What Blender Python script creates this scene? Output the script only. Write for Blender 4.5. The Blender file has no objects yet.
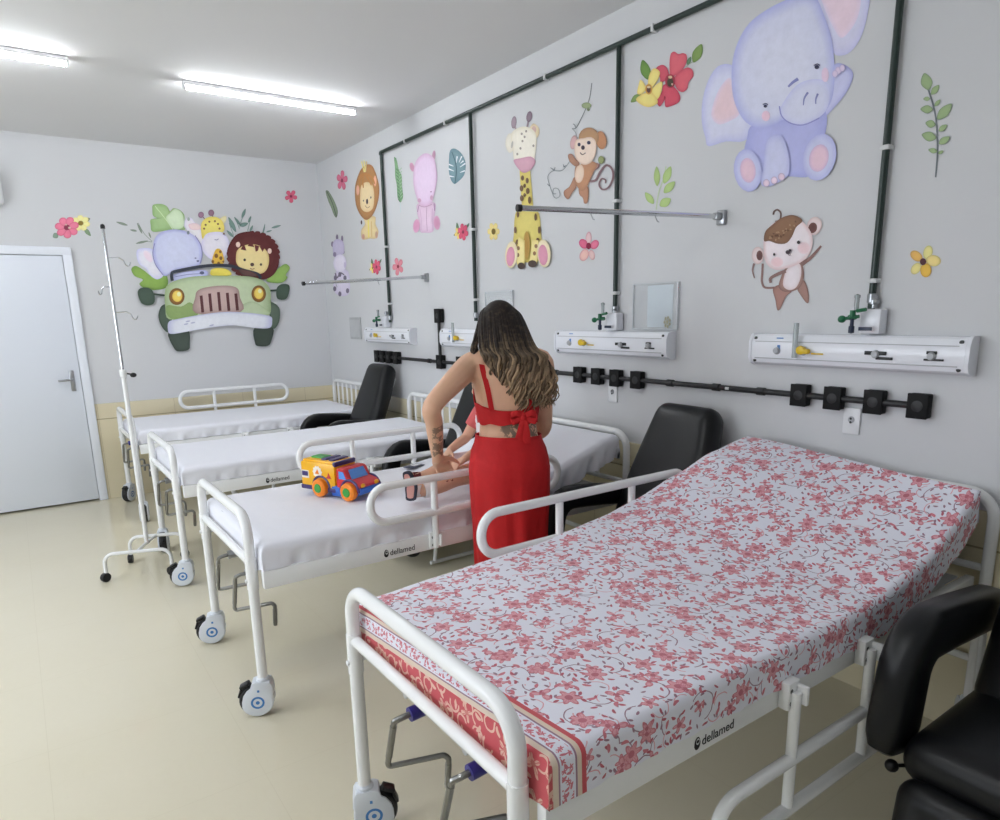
import bpy, bmesh, math, random
from mathutils import Vector, Matrix, noise
from mathutils.geometry import tessellate_polygon
random.seed(7)
PI = math.pi
scene = bpy.context.scene
COL = scene.collection
V = Vector

# ------------------------------------------------------------------ camera
F, CX, CY, H = 684.536, 500.0, 463.892, 1.52
YAW, PITCH, ROLL = math.radians(34.916), math.radians(12.557), math.radians(-1.234)
fwd = V((math.sin(YAW)*math.cos(PITCH), math.cos(YAW)*math.cos(PITCH), -math.sin(PITCH)))
r0 = V((math.cos(YAW), -math.sin(YAW), 0)); u0 = r0.cross(fwd)
RT = r0*math.cos(ROLL) + u0*math.sin(ROLL)
UP = -r0*math.sin(ROLL) + u0*math.cos(ROLL)
EYE = V((0, 0, H))
cam_d = bpy.data.cameras.new('camera'); cam = bpy.data.objects.new('camera', cam_d); COL.objects.link(cam)
M = Matrix((RT, UP, -fwd)).transposed().to_4x4(); M.translation = EYE
cam.matrix_world = M
cam_d.sensor_fit = 'HORIZONTAL'; cam_d.sensor_width = 36.0
cam_d.lens = 36.0*F/1000.0; cam_d.shift_y = (CY-410.0)/1000.0
cam_d.clip_start = 0.02
scene.camera = cam

def ray(x, y): return RT*((x-CX)/F) - UP*((y-CY)/F) + fwd
def onx(x, y, X): d = ray(x, y); return EYE + d*((X-EYE.x)/d.x)
def ony(x, y, Y): d = ray(x, y); return EYE + d*((Y-EYE.y)/d.y)
def onz(x, y, Z): d = ray(x, y); return EYE + d*((Z-EYE.z)/d.z)

XW, YW, ZC = 2.618, 6.693, 2.925        # right wall, far wall, ceiling
XL, YB = -2.6, -1.6                     # left wall and wall behind the camera

# ------------------------------------------------------------------ materials
def lin(c):
    c = c/255.0
    return c/12.92 if c <= .04045 else ((c+.055)/1.055)**2.4
def rgb(r, g, b): return (lin(r), lin(g), lin(b), 1)
MATS = {}
class NT:
    """small node-graph builder"""
    def __init__(s, name):
        s.m = bpy.data.materials.new(name); s.m.use_nodes = True
        s.t = s.m.node_tree; s.t.nodes.clear()
        s.out = s.n('ShaderNodeOutputMaterial'); s.b = s.n('ShaderNodeBsdfPrincipled')
        s.t.links.new(s.b.outputs[0], s.out.inputs[0])
    def n(s, k, **kw):
        x = s.t.nodes.new(k)
        for a, v in kw.items(): setattr(x, a, v)
        return x
    def put(s, sock, v):
        if hasattr(v, 'links') or isinstance(v, bpy.types.NodeSocket): s.t.links.new(v, sock)
        else: sock.default_value = v
    def math(s, op, a, b=0.0, c=None):
        x = s.n('ShaderNodeMath', operation=op); s.put(x.inputs[0], a); s.put(x.inputs[1], b)
        if c is not None: s.put(x.inputs[2], c)
        return x.outputs[0]
    def mix(s, f, a, b):
        x = s.n('ShaderNodeMix', data_type='RGBA'); s.put(x.inputs[0], f); s.put(x.inputs[6], a); s.put(x.inputs[7], b)
        return x.outputs[2]
    def noise(s, vec, scale, detail=2, rough=.5):
        x = s.n('ShaderNodeTexNoise'); x.inputs['Scale'].default_value = scale; x.inputs['Detail'].default_value = detail
        x.inputs['Roughness'].default_value = rough
        if vec is not None: s.put(x.inputs['Vector'], vec)
        return x
    def coord(s, k='Object'):
        return s.n('ShaderNodeTexCoord').outputs[k]
    def bump(s, h, strength=.2, dist=.01):
        x = s.n('ShaderNodeBump'); x.inputs['Strength'].default_value = strength; x.inputs['Distance'].default_value = dist
        s.put(x.inputs['Height'], h); s.put(s.b.inputs['Normal'], x.outputs[0])
    def set(s, **kw):
        for k, v in kw.items(): s.put(s.b.inputs[k.replace('_', ' ')], v)
        return s
def mat(name, c, rough=.5, metal=0.0, spec=.5, var=.06, scale=14, bump=0.0, bscale=60, bdist=.004, coat=0, sub=0, trans=0):
    if name in MATS: return MATS[name]
    g = NT(name); co = g.coord()
    nz = g.noise(co, scale, 3)
    c = rgb(*c)
    a = tuple(min(1, x*(1-var)) for x in c[:3])+(1,); b = tuple(min(1, x*(1+var)) for x in c[:3])+(1,)
    g.set(Base_Color=g.mix(nz.outputs[0], a, b), Roughness=rough, Metallic=metal)
    g.b.inputs['Specular IOR Level'].default_value = spec
    if coat: g.b.inputs['Coat Weight'].default_value = coat; g.b.inputs['Coat Roughness'].default_value = .15
    if trans: g.b.inputs['Transmission Weight'].default_value = trans
    if sub: g.b.inputs['Subsurface Weight'].default_value = sub; g.b.inputs['Subsurface Radius'].default_value = (.02, .008, .004)
    if bump: g.bump(g.noise(co, bscale, 4).outputs[0], bump, bdist)
    MATS[name] = g.m
    return g.m

# ------------------------------------------------------------------ mesh builder
class MB:
    def __init__(s): s.v = []; s.f = []; s.mi = []; s.fc = []; s.uv = []
    def add(s, vs, fs, mi=0, col=None, uvs=None):
        o = len(s.v); s.v += [V(p) for p in vs]
        for k, f in enumerate(fs):
            s.f.append([i+o for i in f]); s.mi.append(mi); s.fc.append(col)
        if uvs: s.uv += uvs
        elif s.uv: s.uv += [(0, 0)]*len(vs)
        return s
    def box(s, c, size, bev=0.0, rot=None, mi=0):
        bm = bmesh.new(); bmesh.ops.create_cube(bm, size=1)
        bmesh.ops.scale(bm, vec=V(size), verts=bm.verts)
        if bev: bmesh.ops.bevel(bm, geom=list(bm.edges), offset=min(bev, min(size)*.49), segments=2, profile=.5, affect='EDGES')
        return s.frombm(bm, c, rot, mi)
    def frombm(s, bm, c=(0, 0, 0), rot=None, mi=0):
        bm.verts.ensure_lookup_table()
        R = rot or Matrix.Identity(3)
        s.add([R @ v.co + V(c) for v in bm.verts], [[v.index for v in f.verts] for f in bm.faces], mi)
        bm.free(); return s
    def rbox(s, c, size, r=.04, seg=(8, 8, 4), fn=None, rot=None, mi=0, puff=0):
        """cushion: rounded, optionally puffed box; fn maps the finished local point"""
        hx, hy, hz = [a/2 for a in size]; r = min(r, hx, hy, hz)
        bm = bmesh.new(); bmesh.ops.create_cube(bm, size=2)
        n = max(seg); bmesh.ops.subdivide_edges(bm, edges=list(bm.edges), cuts=n, use_grid_fill=True)
        R = rot or Matrix.Identity(3)
        for v in bm.verts:
            q = v.co.copy()
            # denser sampling near the edges
            p = V([math.copysign(abs(t)**.8, t) for t in q])
            p = V((p.x*hx, p.y*hy, p.z*hz))
            i = V((max(-hx+r, min(hx-r, p.x)), max(-hy+r, min(hy-r, p.y)), max(-hz+r, min(hz-r, p.z))))
            d = p-i
            if d.length > 1e-9: p = i+d.normalized()*r if d.length > r*.999 or sum(abs(t) > .999 for t in q) else p
            if puff:
                k = (1-(p.x/hx)**2)*(1-(p.y/hy)**2) if hx and hy else 0
                p.z += math.copysign(puff*max(0, k), p.z) if abs(p.z) > 1e-6 else 0
            v.co = V(fn(p)) if fn else p
        return s.frombm(bm, c, R, mi)
    def tube(s, pts, r, n=10, fil=0.0, caps=True, mi=0, fseg=6, closed=False, sq=None):
        pts = [V(p) for p in pts]
        if fil: pts = fillet(pts, fil, fseg, closed)
        m = len(pts); rs = r if isinstance(r, (list, tuple)) else [r]*m
        if len(rs) != m: rs = [interp(rs, i/(m-1)) for i in range(m)]
        ring = []; N = None
        for i, p in enumerate(pts):
            if closed: t = (pts[(i+1) % m]-pts[i-1])
            else: t = pts[min(i+1, m-1)]-pts[max(i-1, 0)]
            t.normalize()
            if N is None:
                N = t.cross(V((0, 0, 1)));
                if N.length < .05: N = t.cross(V((0, 1, 0)))
                N.normalize()
            else:
                N = N-t*N.dot(t); N.normalize()
            B = t.cross(N)
            ring.append([p+(N*math.cos(a)+B*math.sin(a))*rs[i] for a in [2*PI*k/n for k in range(n)]])
        vs = [q for rg in ring for q in rg]; fs = []
        for i in range(m if closed else m-1):
            j = (i+1) % m
            for k in range(n): fs.append([i*n+k, i*n+(k+1) % n, j*n+(k+1) % n, j*n+k])
        if caps and not closed: fs.append(list(range(n))[::-1]); fs.append([(m-1)*n+k for k in range(n)])
        return s.add(vs, fs, mi)
    def loft(s, rings, caps=True, mi=0, closed_ring=True):
        n = len(rings[0]); vs = [V(q) for rg in rings for q in rg]; fs = []
        for i in range(len(rings)-1):
            for k in range(n if closed_ring else n-1): fs.append([i*n+k, i*n+(k+1) % n, (i+1)*n+(k+1) % n, (i+1)*n+k])
        if caps: fs.append(list(range(n))[::-1]); fs.append([(len(rings)-1)*n+k for k in range(n)])
        return s.add(vs, fs, mi)
    def lathe(s, prof, c=(0, 0, 0), axis='Z', n=24, mi=0, rot=None):
        """prof: (radius, height) pairs"""
        rings = []
        for (r, h) in prof:
            rg = []
            for k in range(n):
                a = 2*PI*k/n; p = V((r*math.cos(a), r*math.sin(a), h))
                if axis == 'Y': p = V((p.x, p.z, -p.y))
                if axis == 'X': p = V((p.z, p.y, -p.x))
                if rot: p = rot @ p
                rg.append(p+V(c))
            rings.append(rg)
        return s.loft(rings, True, mi)
    def ell(s, c, rad, n=16, m=10, rot=None, mi=0):
        R = rot or Matrix.Identity(3); rings = []
        for i in range(m+1):
            t = PI*i/m; q = max(math.sin(t), 1e-3)
            rings.append([R @ V((rad[0]*q*math.cos(2*PI*k/n), rad[1]*q*math.sin(2*PI*k/n), -rad[2]*math.cos(t)))+V(c) for k in range(n)])
        return s.loft(rings, True, mi)
    def prism(s, prof, a, b, axis='Y', mi=0):
        """prof in the two other axes, extruded from a to b along axis"""
        def P(u, w, t): return {'Y': (u, t, w), 'X': (t, u, w), 'Z': (u, w, t)}[axis]
        n = len(prof); vs = [P(u, w, a) for u, w in prof]+[P(u, w, b) for u, w in prof]
        fs = [[k, (k+1) % n, n+(k+1) % n, n+k] for k in range(n)]+[list(range(n))[::-1], list(range(n, 2*n))]
        return s.add(vs, fs, mi)
    def build(s, name, mats, parent=None, loc=(0, 0, 0), rotz=0.0, angle=38, flat=False):
        me = bpy.data.meshes.new(name); me.from_pydata([tuple(p) for p in s.v], [], s.f)
        if not isinstance(mats, (list, tuple)): mats = [mats]
        for m in mats: me.materials.append(m)
        me.polygons.foreach_set('material_index', s.mi)
        if s.uv:
            ul = me.uv_layers.new(name='UVMap')
            for l in me.loops: ul.data[l.index].uv = s.uv[l.vertex_index]
        if any(c is not None for c in s.fc):
            ca = me.color_attributes.new('paint', 'FLOAT_COLOR', 'CORNER')
            for p in me.polygons:
                c = s.fc[p.index]
                for j, li in enumerate(p.loop_indices):
                    q = c[j] if isinstance(c[0], (tuple, list)) else c
                    ca.data[li].color = (q[0], q[1], q[2], 1)
        bm = bmesh.new(); bm.from_mesh(me); bmesh.ops.recalc_face_normals(bm, faces=bm.faces)
        ang = math.radians(angle)
        for f in bm.faces: f.smooth = not flat
        for e in bm.edges:
            if len(e.link_faces) == 2 and e.calc_face_angle(0) > ang: e.smooth = False
        bm.to_mesh(me); bm.free(); me.update()
        o = bpy.data.objects.new(name, me); COL.objects.link(o)
        if parent is not None: o.parent = parent
        o.location = loc; o.rotation_euler = (0, 0, rotz)
        return o
def interp(vals, t):
    x = t*(len(vals)-1); i = min(int(x), len(vals)-2); return vals[i]*(1-(x-i))+vals[i+1]*(x-i)
def pl(tab, x):
    if x <= tab[0][0]: return tab[0][1]
    for (a, b), (c, d) in zip(tab, tab[1:]):
        if x <= c:
            t = (x-a)/(c-a); t = t*t*(3-2*t)*.35+t*.65; return b+(d-b)*t
    return tab[-1][1]
def fillet(pts, r, seg=6, closed=False):
    out = []; m = len(pts)
    for i, p in enumerate(pts):
        if not closed and i in (0, m-1): out.append(p); continue
        a = pts[i-1]-p; b = pts[(i+1) % m]-p
        la, lb = a.length, b.length; a.normalize(); b.normalize()
        ang = a.angle(b)
        if ang > PI-.02: out.append(p); continue
        d = min(r/math.tan(ang/2), la*.49, lb*.49); rr = d*math.tan(ang/2)
        ctr = p+(a+b).normalized()*(rr/math.sin(ang/2))
        s0 = p+a*d-ctr; s1 = p+b*d-ctr; th = s0.angle(s1)
        for k in range(seg+1):
            t = k/seg
            out.append(ctr+(s0*math.sin((1-t)*th)+s1*math.sin(t*th))/math.sin(th))
    return out
def crom(pts, sub=5, closed=False):
    pts = [V(p) for p in pts]; out = []; m = len(pts)
    for i in range(m if closed else m-1):
        g = lambda j: pts[j % m] if closed else pts[max(0, min(m-1, j))]
        p0, p1, p2, p3 = g(i-1), g(i), g(i+1), g(i+2)
        for k in range(sub):
            t = k/sub
            out.append(.5*((2*p1)+(p2-p0)*t+(2*p0-5*p1+4*p2-p3)*t*t+(3*p1-p0-3*p2+p3)*t**3))
    if not closed: out.append(pts[-1])
    return out
def resamp(pts, n):
    d = [0.0]
    for a, b in zip(pts, pts[1:]): d.append(d[-1]+(b-a).length)
    out = []; j = 0
    for i in range(n):
        t = d[-1]*i/(n-1)
        while j < len(pts)-2 and d[j+1] < t: j += 1
        out.append(pts[j].lerp(pts[j+1], min(1, (t-d[j])/max(1e-9, d[j+1]-d[j]))))
    return out
def empty(name, loc=(0, 0, 0), rotz=0.0):
    o = bpy.data.objects.new(name, None); COL.objects.link(o); o.location = loc; o.rotation_euler = (0, 0, rotz)
    o.empty_display_size = .1
    return o
def tag(o, label, cat, group=None, kind=None):
    if label: o['label'] = label
    if cat: o['category'] = cat
    if group: o['group'] = group
    if kind: o['kind'] = kind
    return o
def struct(o, label=None):
    o['kind'] = 'structure'
    if label: o['label'] = label
    return o
def kids(o): return [c for c in bpy.data.objects if c.parent == o]
def copy_tree(o, parent=None):
    c = o.copy(); COL.objects.link(c)
    if parent is not None: c.parent = parent
    for ch in kids(o): copy_tree(ch, c)
    return c
def text_mesh(txt, size, extrude=.0006):
    cu = bpy.data.curves.new('lettering', 'FONT'); cu.body = txt; cu.size = size; cu.extrude = extrude; cu.align_x = 'LEFT'
    t = bpy.data.objects.new('lettering', cu); COL.objects.link(t)
    dg = bpy.context.evaluated_depsgraph_get(); dg.update()
    me = bpy.data.meshes.new_from_object(t.evaluated_get(dg))
    vs = [v.co.copy() for v in me.vertices]; fs = [list(p.vertices) for p in me.polygons]
    bpy.data.objects.remove(t); bpy.data.meshes.remove(me); bpy.data.curves.remove(cu)
    return vs, fs
# ------------------------------------------------------------------ setting materials
def wall_mat(name, c, wain=False, rough=.55):
    g = NT(name); co = g.coord(); n1 = g.noise(co, 1.3, 3); n2 = g.noise(co, 90, 3)
    c = rgb(*c); a = tuple(x*.97 for x in c[:3])+(1,)
    g.set(Base_Color=g.mix(n1.outputs[0], a, c), Roughness=rough)
    g.b.inputs['Specular IOR Level'].default_value = .3
    g.bump(n2.outputs[0], .06, .002)
    return g.m
M_WALL = wall_mat('white wall paint', (214, 215, 217))
M_CEIL = wall_mat('matt ceiling paint', (230, 230, 230), rough=.8)
M_DOOR = mat('white door lacquer', (236, 240, 248), .35, var=.01, scale=3)
def tile_mat():
    g = NT('cream glazed tile'); co = g.coord()
    sx = g.n('ShaderNodeSeparateXYZ'); g.put(sx.inputs[0], co)
    along = g.math('ADD', sx.outputs[0], sx.outputs[1])
    fr = g.math('ABSOLUTE', g.math('SUBTRACT', g.math('FRACT', g.math('DIVIDE', along, .60)), .5))
    joint = g.math('GREATER_THAN', fr, .4975)
    n1 = g.noise(co, 2.5, 3)
    base = g.mix(n1.outputs[0], rgb(219, 208, 176), rgb(230, 220, 190))
    g.set(Base_Color=g.mix(joint, base, rgb(190, 178, 148)), Roughness=.22)
    return g.m
M_TILE = tile_mat()
M_GROUT = mat('tan grout', (170, 156, 122), .7)
def floor_mat():
    g = NT('cream polished floor'); co = g.coord()
    sx = g.n('ShaderNodeSeparateXYZ'); g.put(sx.inputs[0], co)
    def line(s, off, p=.60, w=.4982):
        fr = g.math('ABSOLUTE', g.math('SUBTRACT', g.math('FRACT', g.math('DIVIDE', g.math('ADD', s, off), p)), .5))
        return g.math('GREATER_THAN', fr, w)
    joint = g.math('MAXIMUM', line(sx.outputs[0], .1), line(sx.outputs[1], .25))
    n1 = g.noise(co, 1.6, 4, .6); n2 = g.noise(co, 45, 4, .7)
    base = g.mix(n1.outputs[0], rgb(222, 214, 187), rgb(228, 221, 198))
    base = g.mix(g.math('MULTIPLY', n2.outputs[0], .12), base, rgb(246, 241, 226))
    g.set(Base_Color=g.mix(g.math('MULTIPLY', joint, .18), base, rgb(190, 178, 145)))
    r = g.math('ADD', g.math('MULTIPLY', n1.outputs[0], .08), .085)
    g.set(Roughness=r); g.b.inputs['Specular IOR Level'].default_value = .55
    return g.m
M_FLOOR = floor_mat()

def slab(name, c, size, m):
    return struct(MB().box(c, size).build(name, m))
t = .12
slab('floor', ((XL+XW)/2, (YB+YW)/2, -t/2), (XW-XL+2*t, YW-YB+2*t, t), M_FLOOR)
slab('ceiling', ((XL+XW)/2, (YB+YW)/2, ZC+t/2), (XW-XL+2*t, YW-YB+2*t, t), M_CEIL)
slab('wall_right', (XW+t/2, (YB+YW)/2, ZC/2), (t, YW-YB+2*t, ZC), M_WALL)
# left wall, out of the picture, with an unseen window added for fill daylight
WY0, WY1, WZ0, WZ1 = 1.5, 4.7, .95, 2.25
lw = MB()
for y0, y1, z0, z1 in ((YB-t, WY0, 0, ZC), (WY1, YW+t, 0, ZC), (WY0, WY1, 0, WZ0), (WY0, WY1, WZ1, ZC)): lw.box((XL-t/2, (y0+y1)/2, (z0+z1)/2), (t, y1-y0, z1-z0))
struct(lw.build('wall_left', M_WALL))
w1 = struct(empty('added_window_1', (XL-t/2, (WY0+WY1)/2, (WZ0+WZ1)/2))); wf = MB(); ww, wh = WY1-WY0, WZ1-WZ0
for y in (-ww/2+.025, 0, ww/2-.025): wf.box((0, y, 0), (.06, .05, wh), .004)
for z in (-wh/2+.025, wh/2-.025): wf.box((0, 0, z), (.06, ww, .05), .004)
wf.build('added_window_frame', M_DOOR, w1)
slab('wall_back', ((XL+XW)/2, YB-t/2, ZC/2), (XW-XL, t, ZC), M_WALL)
# far wall in one mesh with the doorway cut out (door 0.90 wide inside its frame)
DX0, DX1, DH = -.47, .50, 2.095
fw = MB()
fw.box(((XL+DX0)/2, YW+t/2, ZC/2), (DX0-XL, t, ZC)); fw.box(((DX1+XW)/2, YW+t/2, ZC/2), (XW-DX1, t, ZC))
fw.box(((DX0+DX1)/2, YW+t/2, (ZC+DH)/2), (DX1-DX0, t, ZC-DH))
fw.box(((DX0+DX1)/2, YW+t+.03, DH/2), (DX1-DX0+.2, .06, DH+.2))  # unseen slab added behind the door, blocks sky light at its gaps
struct(fw.build('wall_far', M_WALL))
# wainscot tiles: a body with a thin recessed grout joint and a lighter top course
def wains(name, a, b, axis):
    mb = MB()
    for (z0, z1, d, mi) in ((0, .692, .012, 0), (.692, .700, .008, 1), (.700, .826, .012, 0)):
        if axis == 'X': mb.box(((a+b)/2, YW-d/2, (z0+z1)/2), (b-a, d, z1-z0), mi=mi)
        else: mb.box((XW-d/2, (a+b)/2, (z0+z1)/2), (d, b-a, z1-z0), mi=mi)
    return struct(mb.build(name, [M_TILE, M_GROUT]))
wains('trim_1', DX1, XW-.012, 'X'); wains('trim_2', XL, DX0, 'X'); wains('trim_3', YB, YW-.012, 'Y')
# door
d1 = struct(empty('door_1', (0, YW, 0)))
fr = MB(); fwid = .065
for x0 in (DX0, DX1-fwid): fr.box((x0+fwid/2, -.006, DH/2-.003), (fwid, .05, DH-.006), .006)
fr.box(((DX0+DX1)/2, -.006, DH-fwid/2), (DX1-DX0-.001, .052, fwid), .006)
fr.build('door_frame', M_DOOR, d1)
lf = MB(); lf.box(((DX0+DX1)/2, .0, (DH-fwid+.012)/2), (DX1-DX0-2*fwid-.008, .04, DH-fwid-.02), .004)
leaf = lf.build('door_leaf', mat('white door leaf', (226, 231, 240), .32, var=.012, scale=2), d1)
M_STEEL = mat('brushed steel', (170, 172, 176), .28, 1.0, var=.05)
M_CHROME = mat('chrome', (215, 217, 220), .12, 1.0, var=.02)
hd = MB(); hd.box((.372, -.024, 1.035), (.036, .012, .17), .008)
hd.tube([(.372, -.022, 1.045), (.372, -.065, 1.045), (.27, -.068, 1.043)], .0085, 10, .014)
hd.tube([(.372, -.022, .985), (.372, -.034, .985)], .009, 12)
hd.build('door_handle', M_STEEL, d1)
# white unit high on the far wall, cut by the picture's left edge
ac = empty('wall_unit', (-.14, YW, 2.5))
b = MB(); b.rbox((0, -.06, 0), (.50, .12, .25), .04, seg=(6, 6, 6)); b.build('unit_body', mat('white plastic', (238, 239, 242), .35, var=.01), ac)
b = MB()
for k in range(4): b.box((0, -.121, -.08+k*.016), (.40, .004, .005), .001)
b.build('grille', mat('grey plastic', (150, 152, 156), .5), ac)
tag(ac, 'white rounded box fixed high on the far wall above the door', 'wall unit')

# ------------------------------------------------------------------ lamps
def emis(name, c, s):
    g = NT(name); e = g.n('ShaderNodeEmission'); e.inputs[0].default_value = c; e.inputs[1].default_value = s
    g.t.links.new(e.outputs[0], g.out.inputs[0]); return g.m
LAMP = 46.0
M_LED = emis('led tube light', (.93, .96, 1.0, 1), LAMP)
M_LAMPB = mat('white lamp body', (240, 241, 243), .4)
def lamp(x0, x1, y, z=ZC):
    L = x1-x0; o = empty('tube_lamp', ((x0+x1)/2, y, z))
    b = MB(); b.box((0, 0, -.014), (L, .036, .026), .006); b.build('lamp_body', M_LAMPB, o)
    for sx in (-1, 1):
        b = MB(); b.box((sx*(L/2-.006), 0, -.028), (.012, .032, .044), .005); b.build('end_cap', M_LAMPB, o)
    b = MB(); b.tube([(-L/2+.021, 0, -.038), (L/2-.021, 0, -.038)], .0125, 12); b.build('led_tube', M_LED, o)
    return o
l = lamp(-.72, .475, 4.72); tag(l, 'lit tube lamp on the ceiling, cut by the left picture edge', 'ceiling lamp', 'tube lamps on the ceiling')
l = lamp(1.07, 2.19, 4.80); tag(l, 'lit tube lamp on the ceiling beside the small round white cap', 'ceiling lamp', 'tube lamps on the ceiling')
cp = MB().lathe([(.001, 0), (.052, 0), (.055, -.008), (.048, -.026), (.03, -.034), (.001, -.036)], (1.80, 4.855, ZC)).build('ceiling_cap', mat('white plastic', (238, 239, 242), .35))
tag(cp, 'small round white cap on the ceiling beside the lit tube', 'ceiling cap')
# ------------------------------------------------------------------ hospital beds
M_ENAM = mat('white bed enamel', (245, 246, 246), .22, var=.015, scale=6, spec=.5)
M_BLACK = mat('black rubber', (26, 26, 28), .55, var=.2)
M_BLKPL = mat('black plastic', (18, 18, 20), .4, var=.1)
M_CASW = mat('pale caster plastic', (222, 227, 234), .3, var=.01)
M_BLUE = mat('blue print', (62, 128, 196), .4)
M_NAVY = mat('violet blue plastic', (52, 48, 140), .35)
M_INK = mat('black print', (24, 24, 26), .5)
W_BED = .85
LB = 1.915                                     # foot hoop to head hoop

def caster(parent, x, y, spin, trail=.024):
    """big twin caster under a post: white teardrop cowl over a black tyre; spin turns it about the post"""
    R = Matrix.Rotation(spin, 3, 'Z'); P0 = V((x, y, 0)); off = R @ V((-trail, 0, 0))
    def at(u, o, w): return P0+off+R @ V((u, o, w))
    b = MB(); b.tube([(x, y, .135), (x, y, .170)], .0175, 14); b.lathe([(.019, .140), (.0255, .143), (.0255, .152), (.019, .158)], (x, y, 0), n=18)
    # outline of the cowl seen from the side: round over the wheel, rising to the swivel
    cw = [(.0615*math.cos(t), .0655+.0605*math.sin(t)) for t in [math.radians(q) for q in range(-150, 25, 12)]]
    cw += [(.062, .100), (.058, .130), (.050, .143), (.0, .146), (-.016, .140), (-.022, .122), (-.036, .112), (-.050, .092), (-.056, .070), (-.057, .048)]
    n = len(cw); m0 = V((sum(u for u, w in cw)/n, sum(w for u, w in cw)/n))
    rings = []
    for o, k in ((-.0325, .90), (-.0290, 1), (.0290, 1), (.0325, .90)):
        rings.append([at(m0.x+(u-m0.x)*k, o, m0.y+(w-m0.y)*k) for u, w in cw])
    b.loft(rings); top = b.build('caster', M_CASW, parent, angle=30)
    w = MB(); prof = [(.02, -.0215), (.060, -.0215), (.0652, -.013), (.0652, .013), (.060, .0215), (.02, .0215)]
    w.lathe(prof, at(-.004, 0, .0653), 'Y', 30, rot=R); w.build('wheel', M_BLACK, top)
    for sgn in (-1, 1):
        e = MB(); o = sgn*.0331; k_ = 24
        for r1, r2 in ((.0255, .0175), (.0075, .0001)):
            vs = [at(r*math.cos(2*PI*k/k_)+.002, o, .064+r*math.sin(2*PI*k/k_)) for r in (r1, r2) for k in range(k_)]
            e.add(vs, [[k, (k+1) % k_, k_+(k+1) % k_, k_+k] for k in range(k_)])
        e.box(at(.008, o, .112), (.008, .001, .009), rot=R)
        e.build('ring_mark', M_BLUE, top)
    p = MB(); p.box(at(-.045, 0, .128), (.040, .036, .013), .005, rot=R @ Matrix.Rotation(-.45, 3, 'Y')); p.box(at(-.030, 0, .120), (.014, .026, .03), .004, rot=R)
    p.box(at(-.064, 0, .098), (.010, .030, .036), .004, rot=R @ Matrix.Rotation(.35, 3, 'Y'))
    p.build('brake_pedal', M_BLKPL, top)

def crank(parent, y, sm):
    b = MB(); b.tube([(.03, y, .566), (-.030, y, .562), (-.044, y+.012, .552), (-.050, y+.052, .415), (-.044, y+.056, .402),
                      (.075, y-.015, .424), (.084, y-.022, .414), (.080, y-.016, .330)], .0076, 8, .012)
    b.tube([(-.045, y+.016, .538), (-.0490, y+.046, .436)], .0088, 8); b.tube([(.0832, y-.021, .400), (.0805, y-.0165, .338)], .0088, 8)
    c = b.build('crank', mat('worn steel', (140, 140, 138), .3, 1.0, var=.08), parent)
    s = MB(); s.tube([(-.008, y, .5625), (.030, y, .565)], .018, 14); s.build('crank_sleeve', sm, c)
    return c

def rail(parent, y, out, lowered, du=0.0, dz=0.0, dl=0.0, dr=0.0):
    """guard rail loop on two posts; lowered ones hang upside down from the beam"""
    def zz(z): return 2*.566-z if lowered else z
    u0, u1 = .50+du, 1.46+du+dl+dr; z0, z1 = .735+dz, .882+dz
    b = MB(); b.tube([(u0+.3, y, zz(z1)), (u1, y, zz(z1)), (u1, y, zz(z0)), (u0, y, zz(z0)), (u0, y, zz(z1)), (u0+.3, y, zz(z1))], .0165, 12, .07, caps=False, fseg=8)
    r = b.build('side_rail', M_ENAM, parent)
    for u in (.79+du+dl, 1.152+du+dl):
        b = MB(); b.tube([(u, y, zz(z1-.012)), (u, y, zz(.545))], .0145, 10); b.build('rail_post', M_ENAM, r)
        b = MB(); b.box((u, y-out*.018, .574), (.052, .03, .075), .006)
        b.box((u+.014, y+out*.010, .578), (.012, .03, .05), .003); b.build('rail_clamp', M_ENAM, r)
        for dq in (-.018, .016):
            b = MB(); b.lathe([(.0005, 0), (.006, .0), (.006, .004), (.0005, .005)], (u-.014, y-out*.018+out*.015, .574+dq), 'Y', 10); b.build('bolt', M_BLKPL, r)

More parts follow.
